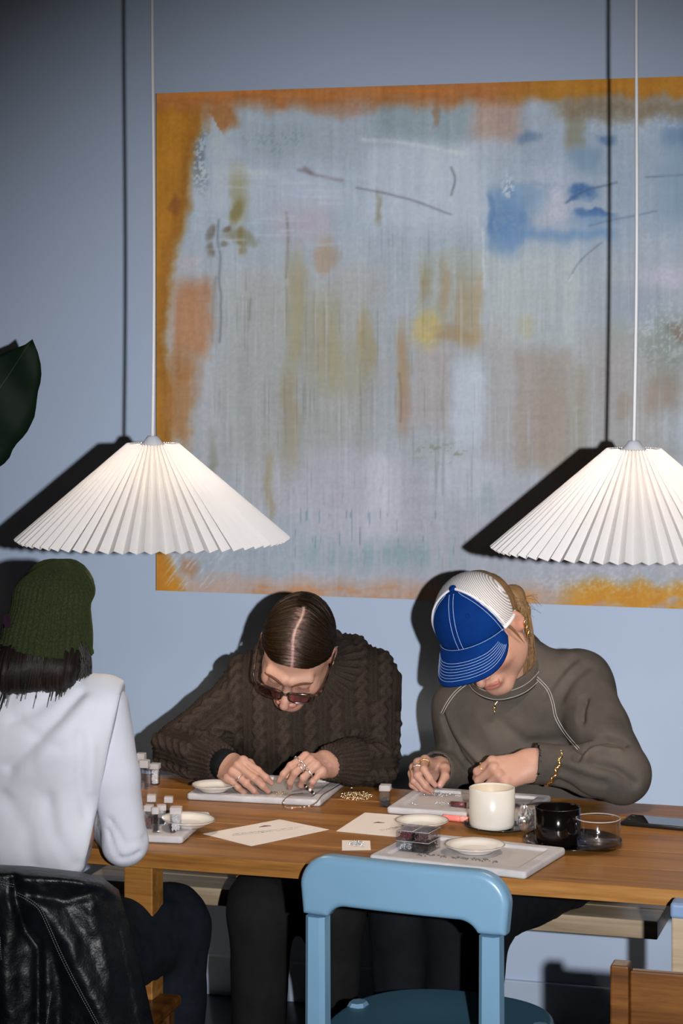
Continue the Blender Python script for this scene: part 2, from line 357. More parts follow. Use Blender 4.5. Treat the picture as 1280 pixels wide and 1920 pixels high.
# ---------------------------------------------------------------- table
TZ = .744; TYN, TYF = 4.03, 4.746; TX0, TX1 = PY(190, 1450, TYF).x, .2
def wood(name, c0, c1, c2, sx=(1.6, 26, 26), rough=.42, seed=0, bump=.12):
    t = NT(name); v = t.coord(sx)
    info = t.n('ShaderNodeObjectInfo'); off = t.n('ShaderNodeVectorMath', operation='ADD'); t.l(v, off.inputs[0])
    cmb = t.n('ShaderNodeCombineXYZ'); t.l(t.math('MULTIPLY', info.outputs['Random'], 37.0), cmb.inputs[0]); t.l(t.math('MULTIPLY', info.outputs['Random'], 91.0), cmb.inputs[1]); t.l(cmb.outputs[0], off.inputs[1])
    v2 = off.outputs[0]
    n1 = t.noise(v2, 1.0, 6, .62, .6); n2 = t.noise(v2, 6.0, 3, .6)
    col = t.ramp(t.math('ADD', t.math('MULTIPLY', n1, .75), t.math('MULTIPLY', n2, .25)), [(.3, c0), (.5, c1), (.68, c2)])
    t.set(Base_Color=col, Roughness=rough, Specular_IOR_Level=.3, Coat_Weight=.08, Coat_Roughness=.25); t.bump(n2, bump, .001); return t.m
m_oak = wood('oiled_oak', tuple(s2l((92, 55, 21))), tuple(s2l((141, 95, 43))), tuple(s2l((165, 119, 64))))
m_pale = wood('pale_wood', tuple(s2l((120, 104, 84))), tuple(s2l((158, 140, 116))), tuple(s2l((176, 158, 134))))
m_orange = wood('honey_wood', tuple(s2l((52, 27, 6))), tuple(s2l((88, 52, 15))), tuple(s2l((112, 70, 28))), (3, 30, 30))
table = thing('communal_table', 'long oak plank table the three people work at', 'table', ((TX0 + TX1) / 2, (TYN + TYF) / 2, 0))
npk = 5; pw = (TYF - TYN) / npk
for k in range(npk):
    box('plank', (TX0 + .002 * (k % 2), TYN + k * pw + .0006, TZ - .03), (TX1 - .002 * (k % 2), TYN + (k + 1) * pw - .0006, TZ - .0002 * (k % 2)), m_oak, table, .0008, 1, smooth=False)
lx0 = P(232, 1650, DY(232, TYN + .06)).x
for x in (lx0, TX1 - .12):
    for y, dx in ((TYN + .06, 0), (TYF - .12, .045)):
        box('leg', (x + dx, y, 0), (x + dx + .06, y + .06, TZ - .03), m_oak, table, .003)
for y in (TYN + .19, TYF - .21):
    box('rail', (lx0 + .06, y, TZ - .072), (TX1 - .12, y + .022, TZ - .03), m_oak, table, .002)

# ---------------------------------------------------------------- bench
BX0, BX1 = P(205, 1700, 5.4).x, PY(1232, 1740, 4.86).x
bench = thing('bench', 'pale wooden bench between table and wall that two people sit on', 'bench', ((BX0 + BX1) / 2, 5.0, 0))
for k in range(3):
    box('seat_plank', (BX0, 4.86 + k * .105, .425), (BX1, 4.86 + k * .105 + .103, .465), m_pale, bench, .003)
for x in (BX0 + .05, PY(800, 1740, 4.92).x):
    box('support', (x, 4.92, 0), (x + .05, 5.16, .425), m_pale, bench, .003)

# ---------------------------------------------------------------- pendant lamps
m_shade = NT('pleated_shade'); t = m_shade
tr = t.n('ShaderNodeBsdfTranslucent'); tr.inputs['Color'].default_value = (.84, .80, .75, 1)
df = t.n('ShaderNodeBsdfDiffuse'); df.inputs['Color'].default_value = (.86, .85, .86, 1)
mx = t.n('ShaderNodeMixShader'); mx.inputs[0].default_value = .30
t.l(df.outputs[0], mx.inputs[1]); t.l(tr.outputs[0], mx.inputs[2]); t.l(mx.outputs[0], t.out.inputs['Surface'])
m_cord = simple('white_cord', (205, 206, 210), .5, .02)
m_cap = simple('lamp_cap_plastic', (196, 200, 210), .35, .02)
m_bulb = NT('bulb_glow'); m_bulb.set(Base_Color=(1, .9, .8), Emission_Color=(1.0, .72, .42), Emission_Strength=6.0)
def lamp(px, D, label, tipdx):
    top = P(px, 834, D); zt, zb, rt, rb = 1.516, 1.318, .052, .279
    a = thing('pendant_lamp', label, 'lamp', (top.x, top.y, zb), 'pleated pendant lamps over the table')
    NP = 60; V = []; n = NP * 2; rows = 7
    rnd = random.Random(int(px))
    jit = [rnd.uniform(-.12, .12) for _ in range(n)]
    for layer in (0, 1):
        for r in range(rows):
            f = r / (rows - 1); R0 = rt + (rb - rt) * f
            for i in range(n):
                ang = 2 * math.pi * (i + jit[i] * f) / n
                d = (1 if i % 2 == 0 else -1) * (.0022 + .0042 * f)
                rr = R0 + d * .75 - layer * .0007; z = zt + (zb - zt) * f + d * .55 - layer * .0005
                V.append((top.x + rr * math.cos(ang), top.y + rr * math.sin(ang), z))
    Fc = []; b = rows * n
    for r in range(rows - 1):
        for i in range(n):
            j = (i + 1) % n
            Fc.append((r * n + i, r * n + j, (r + 1) * n + j, (r + 1) * n + i)); Fc.append((b + r * n + i, b + (r + 1) * n + i, b + (r + 1) * n + j, b + r * n + j))
    for i in range(n):
        j = (i + 1) % n
        Fc.append((i, b + i, b + j, j)); k = (rows - 1) * n; Fc.append((k + i, k + j, b + k + j, b + k + i))
    mesh('pleated_shade', V, Fc, m_shade.m, a, False)
    M = Matrix.Translation((top.x, top.y, zt))
    lathe('cap', [(0, .016), (.0105, .016), (.0125, .013), (.0135, .0125), (.016, .008), (.017, .0075), (.0195, .002), (.0265, -.002), (.027, -.006), (.022, -.007), (.018, -.02), (.018, -.05), (0, -.05)], m_cap, a, 32, M)
    ring = [(top.x + .05 * math.cos(i * math.pi / 16), top.y + .05 * math.sin(i * math.pi / 16), zt - .002) for i in range(33)]
    rg = tube('ring', ring, .0016, simple('ring_metal', (120, 122, 128), .4, metal=.6), a, 6)
    for k in range(3):
        an = k * 2.094 + .3
        tube('spoke', [(top.x + .02 * math.cos(an), top.y + .02 * math.sin(an), zt - .006), (top.x + .05 * math.cos(an), top.y + .05 * math.sin(an), zt - .002)], .0013, bpy.data.materials['ring_metal'], rg, 6)
    pts = [(top.x, top.y, zt + .014)]
    for k in range(1, 15):
        f = k / 14; pts.append((top.x + tipdx * f + .0025 * math.sin(f * 6), top.y, zt + .014 + f * (2.75 - zt)))
    tube('cord', spline(pts, 4), .0038, m_cord, a, 8)
    lathe('bulb', [(0, -.05), (.013, -.05), (.014, -.066), (.022, -.08), (.027, -.098), (.022, -.115), (.01, -.124), (0, -.126)], m_bulb.m, a, 20, M)
    ld = bpy.data.lights.new('bulb_light', 'POINT'); ld.energy = 26.0; ld.color = (1.0, .83, .65); ld.shadow_soft_size = .03
    lo = bpy.data.objects.new('bulb_light', ld); COL.objects.link(lo); lo.parent = a; lo.location = (0, 0, zt - .085 - zb)
    return a
lamp(286, 4.62, 'pleated white pendant lamp hanging over the person in the green beanie', .002)
lamp(1188, 4.42, 'pleated white pendant lamp hanging over the person in the blue cap', .010)
# ---------------------------------------------------------------- signed distance shapes turned into one continuous surface
def f32(v): return np.asarray(tuple(v), dtype=np.float32)

def caps(p, a, b, ra, rb):
    a, b = f32(a), f32(b); ab = b - a; L2 = float(ab @ ab) + 1e-12
    t = np.clip(((p - a) @ ab) / L2, 0, 1)
    return np.linalg.norm(p - a - t[:, None] * ab, axis=1) - (ra + (rb - ra) * t)

def chain(p, pts, rads, k=0.0):
    d = None
    for i in range(len(pts) - 1):
        e = caps(p, pts[i], pts[i + 1], rads[i], rads[i + 1]); d = e if d is None else (np.minimum(d, e) if k <= 0 else smin(d, e, k))
    return d

def smin(a, b, k):
    h = np.clip(.5 + .5 * (b - a) / k, 0, 1); return b * (1 - h) + a * h - k * h * (1 - h)
def smax(a, b, k): return -smin(-a, -b, k)

def ell(p, c, r, Rm=None):
    q = p - f32(c)
    if Rm is not None: q = q @ np.asarray(Rm, np.float32)
    r = f32(r); k0 = np.linalg.norm(q / r, axis=1); k1 = np.linalg.norm(q / (r * r), axis=1) + 1e-9
    return k0 * (k0 - 1) / k1

def ball(p, c, r): return np.linalg.norm(p - f32(c), axis=1) - r

def net(fn, lo, hi, h):
    """surface nets over a grid that is only evaluated near the surface"""
    B = 4; lo = np.asarray(tuple(lo), float); n = np.maximum(2, np.ceil((np.asarray(tuple(hi), float) - lo) / (h * B)).astype(int))
    cc = [lo[i] + (np.arange(n[i]) * B + (B - 1) / 2) * h for i in range(3)]
    G = np.stack(np.meshgrid(*cc, indexing='ij'), -1).reshape(-1, 3).astype(np.float32)
    dc = np.concatenate([fn(c) for c in np.array_split(G, max(1, len(G) // 200000))]).reshape(n)
    near = np.abs(dc) < h * B * 1.35 + .002
    up = lambda a: a.repeat(B, 0).repeat(B, 1).repeat(B, 2)
    D = up(dc).astype(np.float32); Mk = up(near)
    idx = np.argwhere(Mk); pts = (lo + idx * h).astype(np.float32)
    D[Mk] = np.concatenate([fn(c) for c in np.array_split(pts, max(1, len(pts) // 250000))])
    S = D < 0; shp = np.array(D.shape); cs = shp - 1
    acc = np.zeros((*cs, 3), np.float32); cnt = np.zeros(cs, np.int32); quads = []
    for ax in range(3):
        sl0 = [slice(None)] * 3; sl1 = [slice(None)] * 3; sl0[ax] = slice(0, -1); sl1[ax] = slice(1, None)
        a, b = D[tuple(sl0)], D[tuple(sl1)]; cr = S[tuple(sl0)] != S[tuple(sl1)]
        e = np.argwhere(cr); o1, o2 = [i for i in range(3) if i != ax]
        ok = (e[:, o1] > 0) & (e[:, o2] > 0) & (e[:, o1] < cs[o1]) & (e[:, o2] < cs[o2]); e = e[ok]
        va = a[tuple(e.T)]; vb = b[tuple(e.T)]; t = va / (va - vb)
        pos = e.astype(np.float32); pos[:, ax] += t; corners = []
        for d1, d2 in ((-1, -1), (0, -1), (0, 0), (-1, 0)):
            c = e.copy(); c[:, o1] += d1; c[:, o2] += d2; corners.append(c)
            np.add.at(acc, tuple(c.T), pos); np.add.at(cnt, tuple(c.T), 1)
        inside = S[tuple(sl0)][tuple(e.T)]
        qd = np.stack([np.ravel_multi_index(tuple(c.T), cs) for c in corners], 1)
        flip = inside if ax != 1 else ~inside
        qd[~flip] = qd[~flip][:, ::-1]; quads.append(qd)
    m = cnt > 0; ids = np.full(cs, -1, np.int64); ids[m] = np.arange(m.sum())
    V = lo + (acc[m] / cnt[m][:, None]) * h
    Q = ids.ravel()[np.concatenate(quads)]
    V = V.astype(np.float32)
    for _ in range(2):                                             # pull the vertices onto the exact surface
        d, g = grad(fn, V); V = V - (np.clip(d, -h, h) * .9)[:, None] * g
    return V, Q

def grad(fn, V, e=1e-3):
    d = fn(V); g = np.stack([fn(V + f32([e, 0, 0])) - d, fn(V + f32([0, e, 0])) - d, fn(V + f32([0, 0, e])) - d], 1)
    return d, g / (np.linalg.norm(g, axis=1)[:, None] + 1e-9)

def n3(p, s, seed):
    """cheap smooth 3-D noise in [-1, 1]"""
    q = np.asarray(p, float) * s
    return (vnoise(q[:, 0] + .37 * q[:, 2], q[:, 1] + 7.3, seed) + vnoise(q[:, 1] + .41 * q[:, 0], q[:, 2] + 3.1, seed + 5) + vnoise(q[:, 2] + .29 * q[:, 1], q[:, 0] + 9.7, seed + 11)) * 2 / 3 - 1

def bounds(pts, m):
    a = np.array([tuple(p) for p in pts]); return a.min(0) - m, a.max(0) + m

def img(v):                             # a direction given as (right, up, towards the camera)
    return R_ * v[0] + Z_ * v[1] - F_ * v[2]

# ---------------------------------------------------------------- skin, hands, heads
SKIN = np.array([.41, .240, .178], np.float32)
m_skin = NT('skin'); at_ = m_skin.n('ShaderNodeAttribute', attribute_name='tone'); v = m_skin.coord()
m_skin.set(Base_Color=m_skin.mix(m_skin.math('MULTIPLY', m_skin.noise(v, 60, 4), .25), at_.outputs['Color'], (.70, .33, .24)), Roughness=.5, Specular_IOR_Level=.35, Subsurface_Weight=.06, Subsurface_Radius=(.01, .004, .002))
m_skin.bump(m_skin.noise(v, 900, 3), .12, .0006); m_skin = m_skin.m

def hand(wrist, ydir, back, side, curls, thumb=None, size=1.0, splay=(8, 2, -4, -10), h=.0017, tone=SKIN):
    """side: -1 right hand, +1 left hand. Returns verts, quads, tones and the finger joints in world space."""
    y = Vector(ydir).normalized(); z = Vector(back); z = (z - y * z.dot(y)).normalized(); x = y.cross(z)
    M = np.array([x, y, z]).T * size; W = np.array(wrist)
    K = [(.026, .088, 0), (.009, .092, .003), (-.009, .087, .002), (-.025, .077, -.003)]
    Ls = [(.042, .025, .019), (.046, .029, .020), (.042, .026, .020), (.033, .020, .018)]
    Rs = [(.0092, .0084, .0077, .0062), (.0094, .0086, .0078, .0063), (.0090, .0082, .0074, .0060), (.0080, .0073, .0066, .0055)]
    joints = []
    for i in range(4):
        p = np.array(K[i], float); js = [p * [side, 1, 1]]; ang = 0
        for s in range(3):
            ang += math.radians(curls[i][s]); sp = math.radians(splay[i])
            d = np.array([math.sin(sp) * math.cos(ang), math.cos(sp) * math.cos(ang), -math.sin(ang)])
            p = p + d * Ls[i][s]; js.append(p * [side, 1, 1])
        joints.append(js)
    th = thumb or [(.016, .012, -.006), (.038, .046, -.020), (.044, .074, -.034), (.040, .098, -.044)]
    tj = [np.array(q) * [side, 1, 1] for q in th]; joints.append(tj)
    tr = (.014, .0112, .0098, .0074)
    mk = lambda a: np.array(a) * [side, 1, 1]
    def fn(p):
        w = smin(caps(p, mk((.012, -.045, 0)), mk((.011, .01, 0)), .019, .0175), caps(p, mk((-.012, -.045, 0)), mk((-.011, .01, -.001)), .019, .0175), .02)
        pal = None
        for i in range(4):
            e = caps(p, mk((K[i][0] * .52, .008, -.002)), mk((K[i][0], K[i][1] - .004, K[i][2] - .004)), .0145, .0118)
            pal = e if pal is None else smin(pal, e, .012)
        pal = smin(pal, caps(p, mk((-.02, .02, -.010)), mk((-.024, .062, -.010)), .012, .010), .012)
        pal = smin(pal, caps(p, mk((.017, .016, -.008)), tj[1], .0155, .0115), .014)
        d = smin(pal, w, .022)
        for i in range(4):
            j = joints[i]; r = Rs[i]; fgr = chain(p, j, r)
            for q in (1, 2): fgr = smin(fgr, ball(p, j[q], r[q] * 1.03), .004)
            d = smin(d, fgr, .0055)
            d = smin(d, ball(p, np.array(j[0]) + [0, -.002, .0022], .0098), .006)
        d = smin(d, chain(p, tj, tr, .004), .006)
        return d
    allp = [q for j in joints for q in j] + [(0.03, -.06, 0), (-.03, -.06, 0)]
    lo, hi = bounds(allp, .03)
    V, Q = net(fn, lo, hi, h)
    T = np.tile(tone, (len(V), 1))
    _, N = grad(fn, V)
    for i, js in enumerate(joints):                                # knuckles and fingertips redder, nails paler
        for q in ((0, 1, 2, 3)):
            dd = np.linalg.norm(V - js[q], axis=1); a = np.exp(-(dd / .011) ** 2)[:, None] * (.22 if q < 3 else .34)
            T = T * (1 - a) + a * np.array([.47, .19, .15])
        ax = np.array(js[3]) - js[2]; ax /= np.linalg.norm(ax)
        dors = np.array([0, 0, 1.0]) if i < 4 else np.array([side * .75, 0, .65]); dors = dors - ax * (dors @ ax); dors /= np.linalg.norm(dors)
        c = np.array(js[3]) + dors * .0058 + ax * .0005; r = V - c; u = r @ ax; lat = np.linalg.norm(r - u[:, None] * ax - (r @ dors)[:, None] * dors, axis=1)
        m = ((np.abs(u / .0068)) ** 3 + (lat / .0048) ** 3 < 1) & ((r @ dors) > -.005)
        T[m] = np.array([.53, .29, .26]); V[m] += (N[m] * .0004)
    Vw = V @ M.T.astype(np.float32) + W.astype(np.float32)
    if side < 0: pass
    return Vw, Q, T.astype(np.float32), [[Vector(W + M @ np.array(q)) for q in js] for js in joints]

def finger_ring(name, js, seg, f, rad, thick, mat, parent, bumps=0, seed=0):
    a, b = js[seg], js[seg + 1]; c = a.lerp(b, f); ax = (b - a).normalized(); u = ax.orthogonal().normalized(); w = ax.cross(u)
    rr = random.Random(seed)
    pts = [c + (u * math.cos(t) + w * math.sin(t)) * rad + ax * (.0006 * math.sin(3 * t)) for t in np.linspace(0, 2 * math.pi, 29)]
    V, Fc = tube_np(pts, [thick * (1 + (.5 if bumps and i % 3 == 0 else 0)) for i in range(29)], 6, False)
    if bumps:
        for k in range(bumps):
            t = 2 * math.pi * k / bumps; q = c + (u * math.cos(t) + w * math.sin(t)) * (rad + thick)
            vv, ff = tube_np([q - ax * .002, q - ax * .001, q + ax * .001, q + ax * .002], [.0004, .0014, .0014, .0004], 6); n0 = len(V); V += vv; Fc += [tuple(i + n0 for i in f_) for f_ in ff]
    return mesh(name, V, Fc, mat, parent)

def head_fn(p, jaw=1.0):
    q = p * np.array([1, 1, 1], np.float32); ax = q.copy(); ax[:, 0] = np.abs(ax[:, 0])
    d = ell(q, (0, -.016, .032), (.074, .094, .086))
    d = smin(d, ell(q, (0, .024, -.028), (.060, .068, .082)), .03)
    d = smin(d, caps(ax, (.050, .0, -.062), (.016, .070, -.100), .016, .016), .03)
    d = smin(d, ball(q, (0, .076, -.100), .015), .024)
    d = smin(d, ell(ax, (.042, .062, -.024), (.022, .020, .020)), .02)
    d = smin(d, caps(ax, (.008, .087, .023), (.044, .074, .024), .011, .010), .016)
    d = smax(d, -ell(ax, (.033, .101, .003), (.019, .017, .013)), .014)
    d = smin(d, ball(ax, (.032, .0735, .003), .0145), .004)
    nose = chain(q, [(0, .086, .012), (0, .098, -.010), (0, .119, -.032)], [.0068, .0082, .0108], .004)
    nose = smin(nose, ell(ax, (.0105, .099, -.034), (.0082, .011, .0075)), .006)
    d = smin(d, nose, .010)
    d = smax(d, -ball(ax, (.0058, .1035, -.0418), .0032), .002)
    d = smin(d, ell(q, (0, .086, -.066), (.026, .013, .018)), .012)
    d = smin(d, ell(ax, (.008, .0975, -.0625), (.015, .0065, .0048)), .003)
    d = smin(d, ell(q, (0, .0955, -.0735), (.0185, .0072, .0058)), .003)
    d = smax(d, -caps(ax, (0, .105, -.0678), (.022, .096, -.0690), .0011, .0009), .0015)
    d = smin(d, ell(ax, (.046, .012, -.052), (.024, .050, .042)), .02)
    # ears
    Re = Matrix.Rotation(math.radians(-14), 3, 'X') @ Matrix.Rotation(math.radians(18), 3, 'Z')
    e = ell(ax, (.077, -.012, -.004), (.0085, .019, .032), np.array(Re))
    e = smax(e, -ell(ax, (.086, -.008, -.002), (.006, .012, .022), np.array(Re)), .004)
    d = smin(d, e, .007)
    return d

def head_tone(V, base=SKIN, lip=(.38, .12, .11)):
    T = np.tile(np.asarray(base, np.float32), (len(V), 1)); ax = V.copy(); ax[:, 0] = np.abs(ax[:, 0])
    def put_(m, c):
        nonlocal T
        T = T * (1 - m[:, None]) + m[:, None] * np.array(c, np.float32)
    g = lambda c, r: np.exp(-np.sum(((ax - f32(c)) / f32(r)) ** 2, axis=1))
    put_(g((.045, .075, -.030), (.022, .03, .020)) * .5, (.46, .205, .165)); put_(g((0, .112, -.030), (.012, .012, .012)) * .55, (.48, .205, .165))
    put_(g((.077, -.01, 0), (.014, .02, .03)) * .6, (.46, .19, .15)); put_(g((.032, .09, .003), (.016, .02, .008)) * .4, (.36, .20, .16))
    lipm = (np.abs(V[:, 0]) < .0235) & (V[:, 2] < -.0585 - .12 * 0) & (V[:, 2] > -.0795 + .25 * np.maximum(0, np.abs(V[:, 0]) - .008)) & (V[:, 1] > .088)
    put_(lipm.astype(np.float32) * .85, lip)
    return T.astype(np.float32)

def to_frame(V, M): return (np.asarray(V) @ np.array(M.to_3x3()).T + np.array(M.translation)).astype(np.float32)

def head_frame(px, py, D, fwd, up):
    y = img(fwd).normalized(); z = img(up); z = (z - y * z.dot(y)).normalized(); x = y.cross(z)
    M = Matrix((x, y, z)).transposed().to_4x4(); M.translation = P(px, py, D); return M

def join_body(name, pieces, parent):
    """one body: pieces (verts, quads, tones) are welded into a single surface"""
    objs = []
    for V, Q, T in pieces:
        objs.append(mesh('skin_piece', V, Q, m_skin, None, True, attrs={'tone': T}))
    base = objs[0]
    for o in objs[1:]:
        md = base.modifiers.new('u', 'BOOLEAN'); md.operation = 'UNION'; md.object = o
        try: md.solver = 'MANIFOLD'
        except TypeError: md.solver = 'EXACT'
    dg = bpy.context.evaluated_depsgraph_get(); dg.update()
    me = bpy.data.meshes.new_from_object(base.evaluated_get(dg)); n_in = sum(len(o.data.vertices) for o in objs)
    ok = len(me.vertices) > .6 * n_in and 'tone' in me.attributes
    if not ok:
        print('JOIN fallback', name, len(me.vertices), n_in)
        V = []; Q = []; T = []; b = 0
        for v_, q_, t_ in pieces: V.append(v_); Q.append(q_ + b); T.append(t_); b += len(v_)
        out = mesh(name, np.concatenate(V), np.concatenate(Q), m_skin, parent, True, attrs={'tone': np.concatenate(T)})
    else:
        me.materials.clear(); me.materials.append(m_skin); me.polygons.foreach_set('use_smooth', [True] * len(me.polygons)); me.name = name
        out = put(bpy.data.objects.new(name, me), parent)
    for o in objs: bpy.data.objects.remove(o, do_unlink=True)
    return out

def garment(name, fn, lo, hi, h, mat, parent, disp=None, attrs=None, post=None):
    V, Q = net(fn, lo, hi, h)
    if disp is not None:
        _, N = grad(fn, V); V = V + N * disp(V, N)[:, None].astype(np.float32)
    A = attrs(V) if attrs else None
    return mesh(name, V, Q, mat, parent, True, attrs=A)
# ================================================================ person in the brown cable-knit sweater
m_gold = NT('gold'); m_gold.set(Base_Color=(.83, .56, .22), Metallic=1.0, Roughness=.25); m_gold = m_gold.m
m_silver = NT('silver'); m_silver.set(Base_Color=(.78, .77, .75), Metallic=1.0, Roughness=.25); m_silver = m_silver.m
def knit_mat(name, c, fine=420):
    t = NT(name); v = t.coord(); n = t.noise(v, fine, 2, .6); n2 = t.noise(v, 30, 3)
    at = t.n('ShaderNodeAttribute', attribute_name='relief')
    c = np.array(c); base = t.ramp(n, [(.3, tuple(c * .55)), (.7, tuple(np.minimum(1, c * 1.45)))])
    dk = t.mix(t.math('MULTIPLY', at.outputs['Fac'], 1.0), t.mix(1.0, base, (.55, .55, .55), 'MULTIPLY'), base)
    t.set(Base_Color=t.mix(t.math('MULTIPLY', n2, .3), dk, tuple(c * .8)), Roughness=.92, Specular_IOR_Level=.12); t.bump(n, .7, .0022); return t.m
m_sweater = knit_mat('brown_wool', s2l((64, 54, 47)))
m_black = simple('black_cloth', (16, 17, 20), .85, .2, 60, .2, 500)

def cable(u, v, per=.058):
    """knitted cables running along v, repeated across u: height in [0, 1]"""
    c = (u / per + .5) % 1.0 - .5; idx = np.floor(u / per + .5); x = c * per
    vv = v + idx * .017; ph = 2 * np.pi * vv / .060
    a = .0085 * np.sin(ph); w = .0092
    h1 = np.sqrt(np.clip(1 - ((x - a) / w) ** 2, 0, 1)); h2 = np.sqrt(np.clip(1 - ((x + a) / w) ** 2, 0, 1))
    s = np.cos(ph); cab = np.maximum(h1 * (1 + .22 * s), h2 * (1 - .22 * s))
    rib = .45 * np.exp(-((np.abs(x) - .0235) / .0028) ** 2)
    return np.maximum(cab * .85, rib)

w2 = thing('person', 'person with slicked centre-parted hair and glasses in a brown cable-knit sweater', 'person', tuple(PZ(600, 1800, 0).xy) + (0,), 'people threading beads at the table')
W2_sR, W2_eR, W2_wR = P(486, 1284, 5.14), P(330, 1402, 5.07), P(422, 1434, 4.90)
W2_sL, W2_eL, W2_wL = P(684, 1282, 5.14), P(698, 1426, 4.99), P(620, 1430, 4.875)
W2_hips = [P(545, 1545, 5.38), P(655, 1545, 5.34)]
W2_ch = [P(520, 1345, 5.13), P(640, 1345, 5.12)]; W2_be = [P(545, 1450, 5.22), P(645, 1450, 5.20)]
W2_nk = P(575, 1246, 5.09)
def w2_torso(p):
    d = caps(p, W2_ch[0], W2_ch[1], .118, .118)
    d = smin(d, caps(p, W2_be[0], W2_be[1], .115, .115), .08)
    d = smin(d, caps(p, W2_hips[0], W2_hips[1], .125, .125), .08)
    d = smin(d, caps(p, W2_sR, W2_sL, .070, .070), .09)
    d = smin(d, caps(p, P(540, 1235, 5.22), P(640, 1235, 5.22), .062, .062), .08)
    return smin(d, caps(p, P(585, 1250, 5.12), P(572, 1222, 5.04), .074, .066), .04)
def w2_arm(p, s, e, w, r, end=.97):
    d = chain(p, [s, s.lerp(e, .5), e, e.lerp(w, .55), e.lerp(w, 1.02)], r, .012); n = f32((w - e).normalized())
    cut = (p - f32(e.lerp(w, end))) @ n; near = np.linalg.norm(p - f32(w), axis=1) < .12
    return np.where(near, smax(d, cut, .005), d)
RA2 = [.066, .058, .054, .052, .041]
def w2_fn(p):
    d = smin(w2_torso(p), w2_arm(p, W2_sR, W2_eR, W2_wR, RA2), .030)
    return smin(d, w2_arm(p, W2_sL, W2_eL, W2_wL, [.078, .068, .058, .050, .040], 1.07), .028)
def limb_uv(p, s, e, w):
    s, e, w = f32(s), f32(e), f32(w); out = []
    for a, b, o in ((s, e, 0.0), (e, w, float(np.linalg.norm(e - s)))):
        ab = b - a; L = np.linalg.norm(ab); ax = ab / L; t = (p - a) @ ax
        ref = np.cross(ax, f32(F_)); ref /= np.linalg.norm(ref); bi = np.cross(ax, ref)
        r = p - a - t[:, None] * ax; ang = np.arctan2(r @ bi, r @ ref); rad = np.linalg.norm(r, axis=1)
        dist = np.linalg.norm(p - a - np.clip(t, 0, L)[:, None] * ax, axis=1); out.append((ang, t + o, dist))
    (a1, t1, d1), (a2, t2, d2) = out; m = d1 < d2
    return np.where(m, a1, a2), np.where(m, t1, t2), np.minimum(d1, d2)
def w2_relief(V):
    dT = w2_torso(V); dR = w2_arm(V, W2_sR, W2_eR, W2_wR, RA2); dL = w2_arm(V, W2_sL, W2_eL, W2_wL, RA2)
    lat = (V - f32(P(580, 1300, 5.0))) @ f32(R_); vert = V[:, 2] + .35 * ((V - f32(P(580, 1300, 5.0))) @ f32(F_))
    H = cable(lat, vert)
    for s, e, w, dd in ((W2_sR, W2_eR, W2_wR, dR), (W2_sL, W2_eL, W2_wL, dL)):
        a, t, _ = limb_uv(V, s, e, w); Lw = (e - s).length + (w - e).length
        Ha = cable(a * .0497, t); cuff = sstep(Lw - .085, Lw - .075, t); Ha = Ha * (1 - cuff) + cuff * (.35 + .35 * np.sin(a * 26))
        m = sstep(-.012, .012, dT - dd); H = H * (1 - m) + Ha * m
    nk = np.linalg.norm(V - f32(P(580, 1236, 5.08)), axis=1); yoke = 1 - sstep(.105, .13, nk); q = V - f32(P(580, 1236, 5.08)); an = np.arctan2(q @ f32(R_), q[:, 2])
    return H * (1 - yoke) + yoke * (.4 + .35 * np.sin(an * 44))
lo, hi = bounds([W2_sR, W2_eR, W2_wR, W2_sL, W2_eL, W2_wL, *W2_hips, W2_nk, P(580, 1240, 5.22)], .14)
def w2_disp(V, N):
    fold = n3(V, 14, 3) * .004 + n3(V * np.array([1, 1, .6]), 28, 9) * .0025
    return w2_relief(V) * .0105 - .005 + fold
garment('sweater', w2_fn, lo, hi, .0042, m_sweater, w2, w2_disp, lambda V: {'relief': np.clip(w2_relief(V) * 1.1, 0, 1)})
dv = (W2_wR - W2_eR).normalized(); w_ = W2_wR
tube('undershirt_cuff', [w_ - dv * .03, w_ - dv * .01, w_ + dv * .010, w_ + dv * .020, w_ + dv * .021, w_ + dv * .005], [.033, .0345, .0345, .0335, .031, .0305], m_black, w2, 24)

# trousers
m_char = simple('charcoal_twill', (24, 24, 24), .9, .22, 24, .35, 300)
def leg_fn(hip, knee, ankle, r):
    def f(p):
        d = caps(p, hip, knee, r[0], r[1]); return smin(d, chain(p, [knee, knee.lerp(ankle, .45), ankle], [r[1], r[2], r[3]]), .03)
    return f
def trousers(name, legs, mat, parent, pel, rp, seed, h=.009):
    fs = [leg_fn(*l) for l in legs]
    def f(p):
        d = caps(p, pel[0], pel[1], rp, rp)
        for q in fs: d = smin(d, q(p), .04)
        return d
    lo, hi = bounds([q for l in legs for q in l[:3]] + list(pel), .15)
    def dsp(V, N): return n3(V * np.array([1, 1, .45]), 22, seed) * .007 + n3(V * np.array([1, 1, .8]), 48, seed + 4) * .003
    return garment(name, f, lo, hi, h, mat, parent, dsp)
def shoe(name, ankle, fwd, mat, parent):
    a = Vector(ankle); fw = Vector(fwd).normalized(); b = Vector((a.x, a.y, .04))
    def f(p):
        d = caps(p, b - fw * .035, b + fw * .15, .040, .036); d = smin(d, caps(p, b, Vector((a.x, a.y, .10)), .042, .044), .03)
        return smax(d, -(p[:, 2] - .004), .004)
    lo, hi = bounds([b - fw * .035, b + fw * .15, a], .06); V, Q = net(f, lo, hi, .006); return mesh(name, V, Q, mat, parent)
m_shoe = simple('dark_leather_shoe', (24, 22, 22), .4, .1)
W2_k = [P(490, 1705, 4.80), P(622, 1710, 4.82)]; W2_a = [Vector((*P(480, 1800, 4.80).xy, .10)), Vector((*P(636, 1800, 4.84).xy, .10))]
trousers('trousers', [(W2_hips[0], W2_k[0], W2_a[0], (.088, .070, .062, .055)), (W2_hips[1], W2_k[1], W2_a[1], (.088, .066, .050, .044))], m_char, w2, W2_hips, .095, 31)
